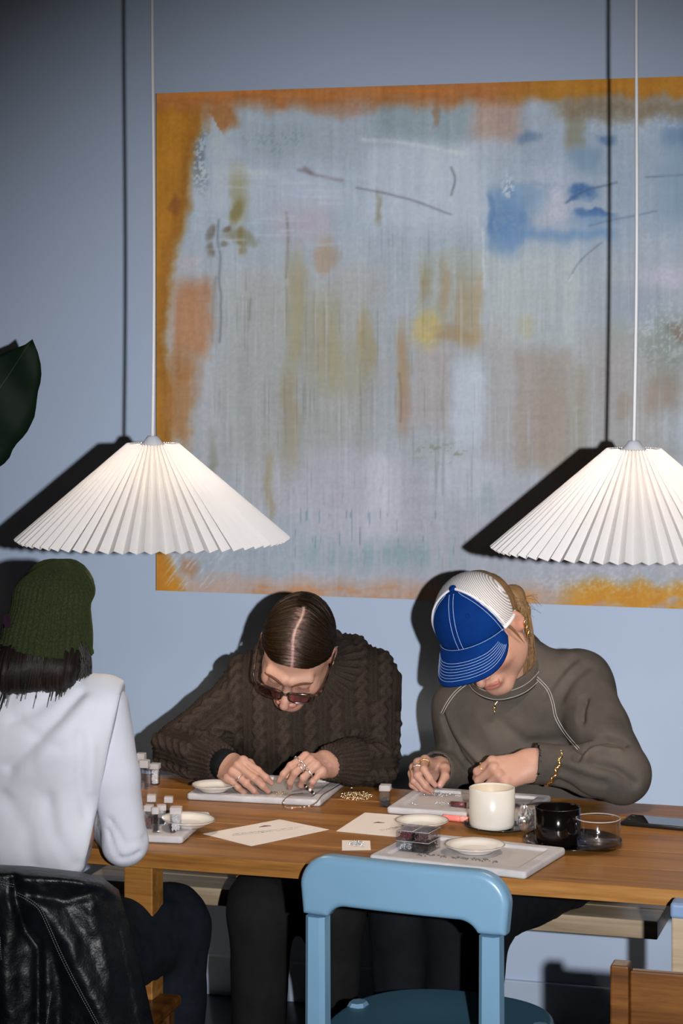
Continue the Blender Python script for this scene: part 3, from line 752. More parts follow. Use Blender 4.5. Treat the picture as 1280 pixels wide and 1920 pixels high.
for a in W2_a: shoe('shoe', a, (0, -1, 0), m_shoe, w2)

# head, hands and the body beneath the clothes
H2 = head_frame(556, 1222, 4.93, (-.207, -.772, .600), (.044, .606, .794))
hl2 = lambda *q: H2 @ Vector(q)
V, Q = net(head_fn, (-.10, -.12, -.13), (.10, .14, .13), .0026); T = head_tone(V)
spk = None
pieces = [(to_frame(V, H2), Q, T)]
def core(p, nk0, nk1, sh, be, hips, arms, r=1.0):
    d = caps(p, nk0, nk1, .052, .056)
    d = smin(d, caps(p, sh[0], sh[1], .045, .045), .06); d = smin(d, caps(p, be[0], be[1], .058, .058), .07); d = smin(d, caps(p, hips[0], hips[1], .06, .06), .07)
    for s, e, w in arms: d = smin(d, chain(p, [s, e, e.lerp(w, .6), w], [.036, .028, .023, .020]), .02)
    return d
a2 = [(W2_sR, W2_eR, W2_wR), (W2_sL, W2_eL, W2_wL)]
cf = lambda p: core(p, hl2(0, -.02, -.045), P(578, 1262, 5.10), (W2_sR, W2_sL), W2_be, W2_hips, a2)
lo, hi = bounds([W2_sR, W2_eR, W2_wR, W2_sL, W2_eL, W2_wL, *W2_hips, hl2(0, -.02, -.05)], .12); V, Q = net(cf, lo, hi, .009); pieces.append((V, Q, np.tile(SKIN, (len(V), 1))))
hR = hand(W2_wR, img((.34, .06, .94)), img((-.66, .66, .20)), -1, [(56, 26, 14), (56, 30, 16), (54, 40, 22), (50, 48, 24)], [(.016, .012, -.006), (.034, .044, -.030), (.030, .066, -.052), (.020, .082, -.068)], .93)
hL = hand(W2_wL, img((-.47, .14, .87)), img((.52, .80, .16)), 1, [(44, 34, 18), (50, 56, 26), (52, 72, 34), (50, 76, 34)], [(.016, .012, -.006), (.038, .040, -.030), (.040, .062, -.052), (.034, .080, -.066)], .93)
for hh in (hR, hL): pieces.append(hh[:3])
join_body('body', pieces, w2)
finger_ring('finger_ring', hR[3][2], 0, .55, .0102, .0016, m_silver, w2)
finger_ring('finger_ring', hL[3][0], 0, .5, .0104, .0012, m_silver, w2, 6)
finger_ring('finger_ring', hL[3][1], 0, .45, .0107, .0018, m_silver, w2, 8); finger_ring('finger_ring', hL[3][1], 0, .66, .0104, .0013, m_silver, w2, 5)
finger_ring('finger_ring', hL[3][2], 0, .6, .0102, .0015, m_silver, w2, 5)

# hair combed flat from a centre parting
def strand_hair(name, c0, c1, c2):
    t = NT(name); at = t.n('ShaderNodeAttribute', attribute_name='flow'); sp = t.n('ShaderNodeSeparateXYZ'); t.l(at.outputs['Vector'], sp.inputs[0])
    cb = t.n('ShaderNodeCombineXYZ'); t.l(t.math('MULTIPLY', sp.outputs[0], 1.0), cb.inputs[0]); t.l(t.math('MULTIPLY', sp.outputs[1], .06), cb.inputs[1])
    n = t.noise(cb.outputs[0], 240, 3, .7); n2 = t.noise(cb.outputs[0], 50, 3, .6)
    col = t.ramp(t.math('ADD', t.math('MULTIPLY', n, .6), t.math('MULTIPLY', n2, .4)), [(.32, c0), (.5, c1), (.68, c2)])
    scalp = t.mix(sp.outputs[2], col, (.44, .29, .26))
    t.set(Base_Color=scalp, Roughness=.40, Specular_IOR_Level=.13); t.bump(n, .5, .0012); return t.m
m_hair2 = strand_hair('brown_hair', (.0015, .0009, .0005), (.0065, .0034, .0015), (.055, .027, .009))
def hair2_fn(p):
    ax = np.abs(p[:, 0])
    d = ell(p, (0, -.018, .034), (.0805, .102, .0925))
    d = smin(d, ell(p, (0, -.075, -.035), (.055, .035, .05)), .04)
    hl = .74 * p[:, 1] - .67 * p[:, 2] - .012 + 2.2 * np.maximum(0, ax - .035) ** 1.5 - .10 * np.maximum(0, .012 - ax)
    return smax(smax(d, hl, .006), -(p[:, 2] + .085), .01)
V, Q = net(hair2_fn, (-.10, -.14, -.11), (.10, .11, .14), .0028)
_, N = grad(hair2_fn, V)
ang = np.arctan2(V[:, 2] - .02, V[:, 1] + .03) + .9 * np.abs(V[:, 0]) * 2 * 0
flow = ang + 6.5 * np.maximum(0, np.abs(V[:, 0]) - .01) ** 1.25
part = np.exp(-((V[:, 0] - .004 * np.sin(V[:, 1] * 60)) / .0023) ** 2) * (V[:, 2] > .03) * (V[:, 1] > -.045)
fuzz = np.exp(-(V[:, 0] / .014) ** 2) * (V[:, 2] > .03) * (V[:, 1] > -.04) * vnoise(flow * 120, V[:, 0] * 90, 5) * .55
V = V + N * ((vnoise(flow * 95, np.abs(V[:, 0]) * 12, 3) - .5) * .0022 + (vnoise(flow * 34, np.abs(V[:, 0]) * 8, 8) - .5) * .003 - part * .0035)[:, None].astype(np.float32)
hair = mesh('hair', to_frame(V, H2), Q, m_hair2, w2, True, attrs={'flow': np.stack([flow, np.abs(V[:, 0]), np.clip(part + fuzz, 0, 1)], 1)})
rr = random.Random(4); st = []
for k in range(110):                                               # single strands lying on the combed hair
    sgn = rr.choice((-1, 1)); a0 = rr.uniform(.55, 2.5); pts = []
    x1 = rr.uniform(.025, .078); x0 = rr.uniform(.004, .02)
    for i in range(9):
        f = i / 8; x = x0 + (x1 - x0) * f; fl_ = a0 - 6.5 * max(0, x - .01) ** 1.25 + 6.5 * max(0, x0 - .01) ** 1.25
        s = math.sqrt(max(.02, 1 - (x / .083) ** 2)); y = -.018 + .104 * s * math.cos(fl_); z = .034 + .0945 * s * math.sin(fl_)
        pp = np.array([[sgn * x, y, z]], np.float32); d_, g_ = grad(hair2_fn, pp); pp = pp - g_ * (d_[:, None] - .0008 - .0006 * rr.random())
        if .74 * y - .67 * z > .004: continue
        pts.append(hl2(*[float(q) for q in pp[0]]))
    if len(pts) > 3: st.append(pts)
for k in range(7):
    b = Vector((-.079, -.03 + .006 * k, .02 + .004 * k)); st.append([hl2(*b), hl2(b.x - .012, b.y - .01, b.z - .004), hl2(b.x - .026 - .002 * k, b.y - .02, b.z - .012)])
m_str2 = simple('loose_hair_strands', (58, 38, 20), .35, .5, 300)
tag(tubes('loose_strands', st, .00028, m_str2, hair, 3), kind='stuff')
bun = lambda p: ell(p, (0, -.125, -.01), (.036, .028, .034))
V, Q = net(bun, (-.06, -.17, -.06), (.06, -.08, .04), .004); mesh('bun', to_frame(V, H2), Q, m_hair2, hair, True, attrs={'flow': np.stack([V[:, 0] * 9 + V[:, 2] * 6, V[:, 2], V[:, 0] * 0], 1)})
m_brow = simple('eyebrow_hair', (92, 62, 46), .8, .3, 600, .4, 900)
for s in (-1, 1):
    pts = [(s * .010, .0985, .0225), (s * .022, .0975, .0275), (s * .036, .090, .0285), (s * .050, .0765, .0235)]; out = []
    for q_ in spline(pts, 5):
        pp = np.array([tuple(q_)], np.float32); d_, g_ = grad(head_fn, pp); out.append(hl2(*[float(x) for x in (pp - g_ * d_[:, None])[0]]))
    n_ = len(out); tube('eyebrow', out, [.0011 + .0022 * math.sin(math.pi * (.15 + .85 * i / n_)) for i in range(n_)], m_brow, w2, 6)
    lash = []
    for k in range(15):
        a = -1.15 + 2.3 * k / 14; b = np.array([s * (.032 + .0145 * math.sin(a)), .0735 + .0150 * math.cos(a), -.0005 - .002 * math.cos(a)])
        lash.append([hl2(*b), hl2(b[0] + s * .002 * math.sin(a), b[1] + .004, b[2] - .002), hl2(b[0] + s * .004 * math.sin(a), b[1] + .0075, b[2] - .0015)])
    tag(tubes('eyelashes', lash, .00035, m_black, w2, 3), kind='stuff')
hoop = [hl2(-.080 - .002 * math.cos(t), -.010 + .0055 * math.sin(t), -.040 + .0075 * math.cos(t)) for t in np.linspace(0, 6.283, 21)]
tube('earring', hoop, .0013, m_gold, w2, 8)

# glasses
m_acet = NT('tortoise_acetate'); v = m_acet.coord(); m_acet.set(Base_Color=m_acet.ramp(m_acet.noise(v, 90, 3), [(.42, (.006, .004, .004)), (.62, (.05, .022, .008))]), Roughness=.12, Coat_Weight=.6); m_acet = m_acet.m
m_lens = NT('tinted_lens'); tg = m_lens.n('ShaderNodeBsdfTransparent'); tg.inputs[0].default_value = (.74, .60, .64, 1); gl = m_lens.n('ShaderNodeBsdfGlossy'); gl.inputs['Roughness'].default_value = .05
mxs = m_lens.n('ShaderNodeMixShader'); mxs.inputs[0].default_value = .06; m_lens.l(tg.outputs[0], mxs.inputs[1]); m_lens.l(gl.outputs[0], mxs.inputs[2]); m_lens.l(mxs.outputs[0], m_lens.out.inputs['Surface']); m_lens = m_lens.m
gl_ = thing('glasses', 'dark tortoise framed glasses with mauve tinted lenses on the face above the brown sweater', 'glasses', tuple(hl2(0, .11, 0)))
def gp(x, z): return hl2(x, .1165 - 2.4 * x * x, z + .005)
def rr_loop(cx, w, hgt, n=40, e=4.0):
    out = []
    for i in range(n):
        t = 2 * math.pi * i / n; c, s = math.cos(t), math.sin(t)
        x = abs(c) ** (2 / e) * math.copysign(w, c); z = abs(s) ** (2 / e) * math.copysign(hgt, s); out.append((cx + x * (1 + .10 * (z / hgt)), z))
    return out
for s in (-1, 1):
    lp = rr_loop(s * .0335, .0265, .0200); pts = [gp(*q) for q in lp]; pts.append(pts[0]); 
    tube('rim', pts, [.0019 + (.0013 if q[1] > 0 else 0) for q in lp + [lp[0]]], m_acet, gl_, 8)
    me_ = [gp(*q) for q in lp]; mesh('lens', me_ + [q - (H2.to_3x3() @ Vector((0, .001, 0))) for q in me_], [tuple(range(40)), tuple(range(79, 39, -1))] + [(i, (i + 1) % 40, 40 + (i + 1) % 40, 40 + i) for i in range(40)], m_lens, gl_, False)
    tube('temple', [gp(s * .062, .014), hl2(s * .070, .104, .019), hl2(s * .0775, .085, .018), hl2(s * .083, .03, .016), hl2(s * .083, -.010, .018), hl2(s * .084, -.036, -.006)], [.0030, .0032, .0030, .0026, .0022, .0022], m_acet, gl_, 8)
tube('bridge', [gp(-.0085, .008), hl2(0, .1175, .016), gp(.0085, .008)], .0028, m_acet, gl_, 8)
# ================================================================ person in the blue and white cap
def ray_to(fn, px, py, d0=3.9, d1=6.5, off=0.0):
    """the point where the line of sight through (px, py) of the photograph meets a surface"""
    D = d0
    for _ in range(80):
        q = P(px, py, D); s = float(fn(np.array([tuple(q)], np.float32))[0])
        if s < off + .0004: break
        D += max(s - off, .0004) * .9
        if D > d1: break
    return P(px, py, D)
def seam(name, fn, pix, rad, mat, parent, off=.0012, n=8, pair=0.0):
    lines = []
    for k in ((-1, 1) if pair else (0,)):
        pp = spline([Vector((x, y, 0)) for x, y in pix], n); out = []
        for i, q_ in enumerate(pp):
            a = pp[max(0, i - 1)]; b = pp[min(len(pp) - 1, i + 1)]; t = (b - a).normalized(); nn = Vector((-t.y, t.x, 0))
            out.append(ray_to(fn, q_.x + nn.x * k * pair, q_.y + nn.y * k * pair, off=off))
        lines.append(out)
    return tubes(name, lines, rad, mat, parent, 5)

m_taupe = NT('washed_taupe_fleece'); v = m_taupe.coord(); n_ = m_taupe.noise(v, 9, 5, .6)
m_taupe.set(Base_Color=m_taupe.ramp(n_, [(.3, (.055, .049, .045)), (.5, (.079, .068, .059)), (.72, (.104, .086, .072))]), Roughness=.9, Specular_IOR_Level=.15)
m_taupe.bump(m_taupe.noise(v, 700, 2), .25, .001); m_taupe = m_taupe.m
m_thread = simple('white_thread', (186, 184, 180), .7, .1, 300)
w3 = thing('person', 'person in a grey-brown sweatshirt and blue and white mesh-back cap, head bowed', 'person', tuple(PZ(985, 1850, 0).xy) + (0,), 'people threading beads at the table')
S3 = dict(sL=P(1080, 1284, 4.94), eL=P(1166, 1452, 4.70), wL=P(1004, 1431, 4.69), sR=P(872, 1330, 4.99), eR=P(868, 1440, 5.03), wR=P(822, 1442, 4.90))
W3_hips = [P(960, 1585, 5.16), P(1070, 1590, 5.11)]
def w3_torso(p):
    d = caps(p, P(935, 1375, 4.99), P(1035, 1360, 4.97), .122, .122)
    d = smin(d, caps(p, P(945, 1470, 5.08), P(1040, 1470, 5.05), .115, .115), .09)
    d = smin(d, caps(p, W3_hips[0], W3_hips[1], .125, .125), .08)
    d = smin(d, caps(p, S3['sR'], S3['sL'], .068, .074), .09)
    d = smin(d, caps(p, P(985, 1270, 4.97), P(975, 1250, 4.95), .080, .070), .05)
    return smax(d, -caps(p, P(955, 1262, 4.92), P(925, 1150, 4.86), .056, .072), .012)
def w3_armL(p):
    s, e, w = S3['sL'], S3['eL'], S3['wL']
    return chain(p, [s, s.lerp(e, .5), e, e.lerp(w, .35), e.lerp(w, .76), e.lerp(w, .82), e.lerp(w, .93)], [.072, .066, .060, .055, .041, .039, .046], .015)
def w3_armR(p):
    s, e, w = S3['sR'], S3['eR'], S3['wR']
    return chain(p, [s, s.lerp(e, .5), e, e.lerp(w, .5), w], [.066, .060, .055, .050, .040], .014)
def w3_open(p):                          # the open cuffs
    s, e, w = S3['sL'], S3['eL'], S3['wL']; a = caps(p, e.lerp(w, .90), e.lerp(w, 1.1), .037, .044)
    e2, w2_ = S3['eR'], S3['wR']; b = caps(p, e2.lerp(w2_, .9), e2.lerp(w2_, 1.35), .033, .035); return np.minimum(a, b)
def w3_fn(p):
    d = smin(w3_torso(p), w3_armL(p), .022); d = smin(d, w3_armR(p), .022)
    return smax(d, -w3_open(p), .003)
def fold(V, pts, w, amp):
    d = None
    for i in range(len(pts) - 1):
        e = caps(V, pts[i], pts[i + 1], 0, 0); d = e if d is None else np.minimum(d, e)
    return amp * np.exp(-(d / w) ** 2)
fz = lambda pix: [ray_to(w3_fn, *q_) for q_ in pix]
F3 = [(fz([(1082, 1420), (1100, 1395), (1135, 1385), (1170, 1392)]), .009, -.012), (fz([(1095, 1420), (1120, 1405), (1160, 1410)]), .010, .007), (fz([(1110, 1430), (1150, 1440), (1190, 1470)]), .010, -.008),
      (fz([(1083, 1400), (1090, 1345), (1096, 1310)]), .008, -.010), (fz([(1020, 1300), (1050, 1260), (1075, 1235)]), .012, -.006), (fz([(1050, 1310), (1070, 1275), (1100, 1250)]), .012, -.006),
      (fz([(830, 1345), (850, 1400), (880, 1440)]), .007, -.012), (fz([(840, 1335), (865, 1390), (905, 1430)]), .010, .006), (fz([(930, 1350), (985, 1395), (1050, 1390)]), .016, -.006),
      (fz([(1050, 1440), (1080, 1455), (1130, 1470)]), .010, -.006), (fz([(1048, 1470), (1085, 1490), (1120, 1500)]), .010, -.006), (fz([(900, 1340), (935, 1400), (960, 1450)]), .02, .006)]
def w3_disp(V, N):
    d = n3(V, 13, 21) * .006 + n3(V * np.array([1, 1, .7]), 30, 23) * .0028
    for a in F3: d = d + 1.5 * fold(V, *a)
    return d
lo, hi = bounds([*S3.values(), *W3_hips, P(985, 1230, 5.0)], .14)
garment('sweatshirt', w3_fn, lo, hi, .0042, m_taupe, w3, w3_disp)
w3s = lambda p: w3_fn(p)
def w3_dsurf(p): return w3_fn(p) - w3_disp(p, None)
seam('raglan_stitching', w3_dsurf, [(1003, 1268), (1026, 1292), (1036, 1318), (1042, 1345), (1060, 1376), (1084, 1404)], .0007, m_thread, w3, .0008, 8, 2.0)
seam('raglan_stitching', w3_dsurf, [(880, 1277), (856, 1296), (840, 1316), (828, 1338)], .0007, m_thread, w3, .0008, 8, 2.0)
col_pts = [P(1000, 1203, 5.02), P(1012, 1222, 4.955), P(1003, 1256, 4.885), P(975, 1283, 4.845), P(930, 1294, 4.84), P(893, 1278, 4.88), P(884, 1246, 4.96), P(915, 1216, 5.02), P(960, 1203, 5.05)]
cp = spline(col_pts + [col_pts[0]], 8)
cV = []; cc = sum(cp[:-1], Vector()) / (len(cp) - 1); kk = 9; prof = [(-.010, -.010), (-.004, .006), (.001, .016), (.005, .018), (.008, .012), (.010, 0), (.011, -.016), (.010, -.022), (0, -.02)]
axn = (cp[8] - cp[40]).cross(cp[20] - cp[56]).normalized(); axn = axn if axn.z > 0 else -axn
for i, q_ in enumerate(cp[:-1]):
    rad_ = (q_ - cc); rad_ = (rad_ - axn * rad_.dot(axn)).normalized()
    cV += [q_ + rad_ * a + axn * b for a, b in prof]
nn_ = len(cp) - 1
mesh('collar', cV, [(i * kk + j, i * kk + (j + 1) % kk, ((i + 1) % nn_) * kk + (j + 1) % kk, ((i + 1) % nn_) * kk + j) for i in range(nn_) for j in range(kk)], m_taupe, w3)
tubes('collar_stitching', [[cV[i * kk + j] + (cV[i * kk + j] - cc).normalized() * .0012 for i in list(range(nn_)) + [0]] for j in (5, 6)], .0006, m_thread, w3, 4)
m_blk3 = simple('black_trouser_cotton', (17, 20, 25), .85, .2, 30, .2, 300)
W3_k = [P(770, 1715, 4.76), P(880, 1700, 4.66)]; W3_a = [Vector((*P(765, 1800, 4.80).xy, .10)), Vector((*P(850, 1800, 4.68).xy, .10))]
trousers('trousers', [(W3_hips[0], W3_k[0], W3_a[0], (.10, .085, .078, .06)), (W3_hips[1], W3_k[1], W3_a[1], (.125, .092, .078, .06))], m_blk3, w3, W3_hips, .10, 41)
for a in W3_a: shoe('shoe', a, (0, -1, 0), m_shoe, w3)

H3 = head_frame(907, 1182, 4.82, (-.216, -.672, .709), (-.488, .703, .517)); hl3 = lambda *q_: H3 @ Vector(q_)
V, Q = net(head_fn, (-.10, -.12, -.13), (.10, .14, .13), .0026); pieces = [(to_frame(V, H3), Q, head_tone(V, (.41, .240, .178), (.33, .09, .085)))]
a3 = [(S3['sR'], S3['eR'], S3['wR']), (S3['sL'], S3['eL'], S3['wL'])]
cf3 = lambda p: core(p, hl3(0, -.025, -.045), P(970, 1272, 4.95), (S3['sR'], S3['sL']), [P(945, 1480, 5.08), P(1040, 1480, 5.05)], W3_hips, a3)
lo, hi = bounds([*S3.values(), *W3_hips, hl3(0, -.02, -.05)], .12); V, Q = net(cf3, lo, hi, .009); pieces.append((V, Q, np.tile(SKIN, (len(V), 1))))
hL3 = hand(S3['wL'], img((-.95, -.16, .26)), img((.02, .66, .75)), 1, [(54, 40, 20), (58, 44, 22), (60, 46, 22), (60, 50, 24)], [(.016, .012, -.006), (.036, .044, -.030), (.038, .066, -.050), (.028, .082, -.064)], 1.02)
hR3 = hand(S3['wR'], img((-.60, .22, .77)), img((-.46, .77, -.44)), -1, [(44, 62, 26), (52, 66, 28), (58, 70, 30), (60, 72, 30)], [(.016, .012, -.006), (.036, .040, -.026), (.040, .062, -.050), (.030, .082, -.068)], .95)
for hh in (hL3, hR3): pieces.append(hh[:3])
join_body('body', pieces, w3)
finger_ring('finger_ring', hL3[3][0], 0, .55, .0104, .0009, m_gold, w3, 3)
finger_ring('finger_ring', hR3[3][1], 0, .5, .0106, .0020, m_silver, w3, 8); finger_ring('finger_ring', hR3[3][0], 0, .4, .0104, .0016, m_gold, w3, 6)

# cap
DC, DR = (0, .004, .046), (.0835, .1035, .098)
def dome(phi, th, s=1.0):
    return np.array([DC[0] + s * DR[0] * math.sin(th) * math.sin(phi), DC[1] + s * DR[1] * math.sin(th) * math.cos(phi), DC[2] + s * DR[2] * math.cos(th)])
def rim_th(phi):
    a, b = .3, 2.2
    for _ in range(30):
        m = (a + b) / 2; q_ = dome(phi, m)
        if q_[2] > .020 + .40 * q_[1]: a = m
        else: b = m
    return a
def dome_patch(name, p0, p1, mat, parent, th0=.0, n=48, m=16, thick=.0022, s=1.0):
    V = []
    for lay in (0, 1):
        for i in range(n + 1):
            ph = p0 + (p1 - p0) * i / n; tr_ = rim_th(ph)
            for j in range(m + 1): V.append(hl3(*dome(ph, max(.02, th0 + (tr_ - th0) * j / m), s - lay * thick / .09)))
    Fc = []; b = (n + 1) * (m + 1); ix = lambda i, j: i * (m + 1) + j
    for i in range(n):
        for j in range(m): Fc.append((ix(i, j), ix(i, j + 1), ix(i + 1, j + 1), ix(i + 1, j))); Fc.append((b + ix(i, j), b + ix(i + 1, j), b + ix(i + 1, j + 1), b + ix(i, j + 1)))
        Fc.append((ix(i, m), b + ix(i, m), b + ix(i + 1, m), ix(i + 1, m)))
    for j in range(m): Fc.append((ix(0, j), b + ix(0, j), b + ix(0, j + 1), ix(0, j + 1))); Fc.append((ix(n, j), ix(n, j + 1), b + ix(n, j + 1), b + ix(n, j)))
    return mesh(name, V, Fc, mat, parent)
m_blue = NT('royal_blue_twill'); v = m_blue.coord(); m_blue.set(Base_Color=m_blue.ramp(m_blue.noise(v, 25, 3), [(.3, (.001, .018, .115)), (.7, (.0015, .025, .145))]), Roughness=.8, Specular_IOR_Level=.05); m_blue.bump(m_blue.noise(v, 800, 2), .3, .001); m_blue = m_blue.m
m_net = NT('white_mesh_fabric'); v = m_net.coord((1, 1, 1), rot=(.5, .7, .3)); wv = m_net.n('ShaderNodeTexWave', wave_type='BANDS', bands_direction='X'); wv.inputs['Scale'].default_value = 105; wv.inputs['Distortion'].default_value = .6; m_net.l(v, wv.inputs['Vector'])
m_net.set(Base_Color=m_net.ramp(wv.outputs['Fac'], [(.25, (.24, .24, .25)), (.6, (.60, .60, .64))]), Roughness=.7); m_net.bump(wv.outputs['Fac'], .4, .001); m_net = m_net.m
m_wtape = simple('white_cap_binding', (206, 206, 214), .7, .05, 200, .2, 600)
cap = thing('trucker_cap', 'royal blue cap with white mesh back and white stitching on the bowed head', 'cap', tuple(hl3(0, 0, .05)))
PB = math.radians(68)
dome_patch('front_panel', -PB, PB, m_blue, cap)
dome_patch('mesh_back', PB, 2 * math.pi - PB, m_net, cap)
stl = lambda ph, s=1.008: [hl3(*dome(ph, .07 + (rim_th(ph) - .08) * j / 20, s)) for j in range(21)]
tag(tubes('binding', [stl(PB + .06, 1.006), stl(-PB - .06, 1.006)], .0032, m_wtape, cap, 6), kind='stuff')
bd = lambda ph: [hl3(*dome(ph, rim_th(ph) - .045, 1.004))]
tube('back_band', [hl3(*dome(PB + (2 * math.pi - 2 * PB) * i / 40, rim_th(PB + (2 * math.pi - 2 * PB) * i / 40) - .03, 1.0)) for i in range(41)], .0046, m_wtape, cap, 8)
bm = bmesh.new(); bmesh.ops.create_uvsphere(bm, u_segments=16, v_segments=10, radius=.0085)
for q_ in bm.verts: q_.co = H3 @ (Vector((q_.co.x, q_.co.y, q_.co.z * .55)) + Vector(dome(0, 0)) + Vector((0, 0, .0015)))
from_bm('button', bm, m_blue, cap)
lines = []
for off in (-.0052, .0052):                                        # double seam down the middle and along the panel edges
    lines.append([hl3(*(dome(off / (DR[0] * max(.12, math.sin(t))), t, 1.008))) for t in np.linspace(.16, rim_th(0) - .02, 26)])
for sg in (-1, 1):
    lines.append([hl3(*dome(sg * (PB - .07 / max(.35, math.sin(t))), t, 1.008)) for t in np.linspace(.22, rim_th(PB) - .02, 24)])
lines.append([hl3(*dome(ph, rim_th(ph) - .025, 1.009)) for ph in np.linspace(-PB + .03, PB - .03, 40)])
# brim
def brim_pt(u, w_, up=0.0):             # u across -1..1, w_ outwards 0..1
    ph = u * math.radians(66); a = dome(ph, rim_th(ph), 1.0); ext = .078 * (max(0, 1 - abs(u) ** 2.6)) ** .62
    out = np.array([math.sin(ph) * .35, 1.0, 0]); out /= np.linalg.norm(out); q_ = a + out * ext * w_
    q_[2] += -.006 * w_ - .20 * w_ * ext - 2.6 * (q_[0] ** 2) * w_ * .9 + up; return q_
nU, nW = 44, 12; V = []
for lay in (0, 1):
    for i in range(nU + 1):
        for j in range(nW + 1): V.append(hl3(*brim_pt(-1 + 2 * i / nU, j / nW, .0016 - .0034 * lay)))
Fc = []; b = (nU + 1) * (nW + 1); ix = lambda i, j: i * (nW + 1) + j
for i in range(nU):
    for j in range(nW): Fc.append((ix(i, j), ix(i, j + 1), ix(i + 1, j + 1), ix(i + 1, j))); Fc.append((b + ix(i, j), b + ix(i + 1, j), b + ix(i + 1, j + 1), b + ix(i, j + 1)))
    Fc.append((ix(i, nW), b + ix(i, nW), b + ix(i + 1, nW), ix(i + 1, nW)))
mesh('brim', V, Fc, m_blue, cap)
for k in range(7):
    w_ = .38 + .082 * k; us = np.linspace(-.93 + .02 * (6 - k), .93 - .02 * (6 - k), 44)
    lines.append([hl3(*brim_pt(float(u), w_ - .30 * max(0, abs(u) - .55) ** 1.2 * (1.1 - .1 * k), .0022)) for u in us])
tag(tubes('stitching', lines, .00052, simple('pale_blue_thread', (150, 176, 214), .7, .1, 300), cap, 4), kind='stuff')
for sg in (-1, 1):
    c = Vector(dome(sg * .62, .78, 1.006)); nrm = (c - Vector(DC)).normalized(); u_ = nrm.orthogonal().normalized(); w_ = nrm.cross(u_)
    tube('eyelet', [H3 @ (c + (u_ * math.cos(t) + w_ * math.sin(t)) * .0042) for t in np.linspace(0, 6.2832, 17)], .0009, m_blue, cap, 5)
def on_dome(ph, th): return hl3(*dome(ph, th, 1.012))
lgp, lgt = math.radians(-112), 1.28                                # the outlined emblem on the mesh
em = [[on_dome(lgp + a, lgt + b_) for a, b_ in ((-.13, -.10), (.10, -.06), (-.04, .16), (-.13, -.10))], [on_dome(lgp + .045 * math.cos(t) - .01, lgt - .01 + .045 * math.sin(t)) for t in np.linspace(0, 6.2832, 15)]]
tubes('emblem', em, .0010, m_wtape, cap, 5)

# hair below the cap
m_hair3 = strand_hair('dark_blond_hair', (.05, .028, .012), (.17, .10, .045), (.36, .24, .12))
def hair3_fn(p):
    d = ell(p, (0, -.020, .030), (.079, .100, .086)); d = smin(d, ell(p, (0, -.07, -.045), (.060, .040, .05)), .03)
    d = smax(d, .80 * p[:, 1] - .60 * p[:, 2] + .012, .006); return smax(d, -(p[:, 2] + .09), .01)
V, Q = net(hair3_fn, (-.10, -.14, -.11), (.10, .09, .13), .0036); fl3 = np.arctan2(V[:, 2], V[:, 1]) * 1.0
_, N = grad(hair3_fn, V); V = V + N * ((vnoise(fl3 * 60, V[:, 0] * 14, 3) - .5) * .004)[:, None].astype(np.float32)
h3 = mesh('hair', to_frame(V, H3), Q, m_hair3, w3, True, attrs={'flow': np.stack([fl3, V[:, 0], V[:, 0] * 0], 1)})
bun3 = lambda p: smin(ell(p, (-.042, -.098, -.016), (.030, .030, .026)), ell(p, (-.060, -.074, -.040), (.018, .020, .022)), .02)
V, Q = net(bun3, (-.10, -.15, -.08), (.0, -.03, .03), .0034); mesh('bun', to_frame(V, H3), Q, m_hair3, h3, True, attrs={'flow': np.stack([V[:, 1] * 9 + V[:, 2] * 8, V[:, 0], V[:, 0] * 0], 1)})
rr = random.Random(8); lk = []; lr = []
for k in range(46):
    a = Vector((-.074 + rr.uniform(-.004, .004), rr.uniform(-.088, -.046), rr.uniform(-.05, -.01))); q0 = H3 @ a; px_e = rr.uniform(980, 1004); q3 = P(px_e, rr.uniform(1262, 1298), 4.85 + (px_e - 975) * .0012)
    lk.append(spline([q0, q0.lerp(q3, .35) + R_ * rr.uniform(0, .008), q0.lerp(q3, .7) + R_ * rr.uniform(0, .006), q3], 5)); r0 = rr.uniform(.0005, .0017); lr.append([r0 * (1 - .75 * i / 15) for i in range(16)])
m_lock = simple('blond_lock', (122, 94, 62), .5, .45, 160)
tag(tubes('locks', lk, lr, m_lock, h3, 5), kind='stuff')
fly = []
for k in range(26):
    q0 = hl3(-.055 + rr.uniform(-.02, .015), -.09 + rr.uniform(-.02, .03), -.02 + rr.uniform(-.02, .03)); d_ = img((rr.uniform(.2, 1), rr.uniform(-.9, .5), rr.uniform(-.3, .5))).normalized()
    fly.append(spline([q0, q0 + d_ * .02, q0 + d_ * .036 - Z_ * rr.uniform(0, .02)], 4))
for k in range(10):                                                # wisps in front of the ear
    q0 = hl3(-.074, .025 + rr.uniform(-.008, .008), .035); fly.append(spline([q0, hl3(-.080, .022 + rr.uniform(-.006, .006), 0), hl3(-.079, .016, -.035 + rr.uniform(-.01, .01))], 4))
tag(tubes('loose_strands', fly, .0004, m_lock, h3, 3), kind='stuff')
for k, (yy, zz, r_) in enumerate(((-.006, -.036, .0085), (-.013, -.026, .0075), (-.018, -.014, .0065))):
    pts = [hl3(-.085 - .004 * math.cos(t), yy + .5 * r_ * math.sin(t), zz - r_ + r_ * math.cos(t)) for t in np.linspace(0, 6.2832, 25)]
    tube('earring', pts, [.0021 if i % 3 else .0031 for i in range(25)], m_gold, w3, 8)
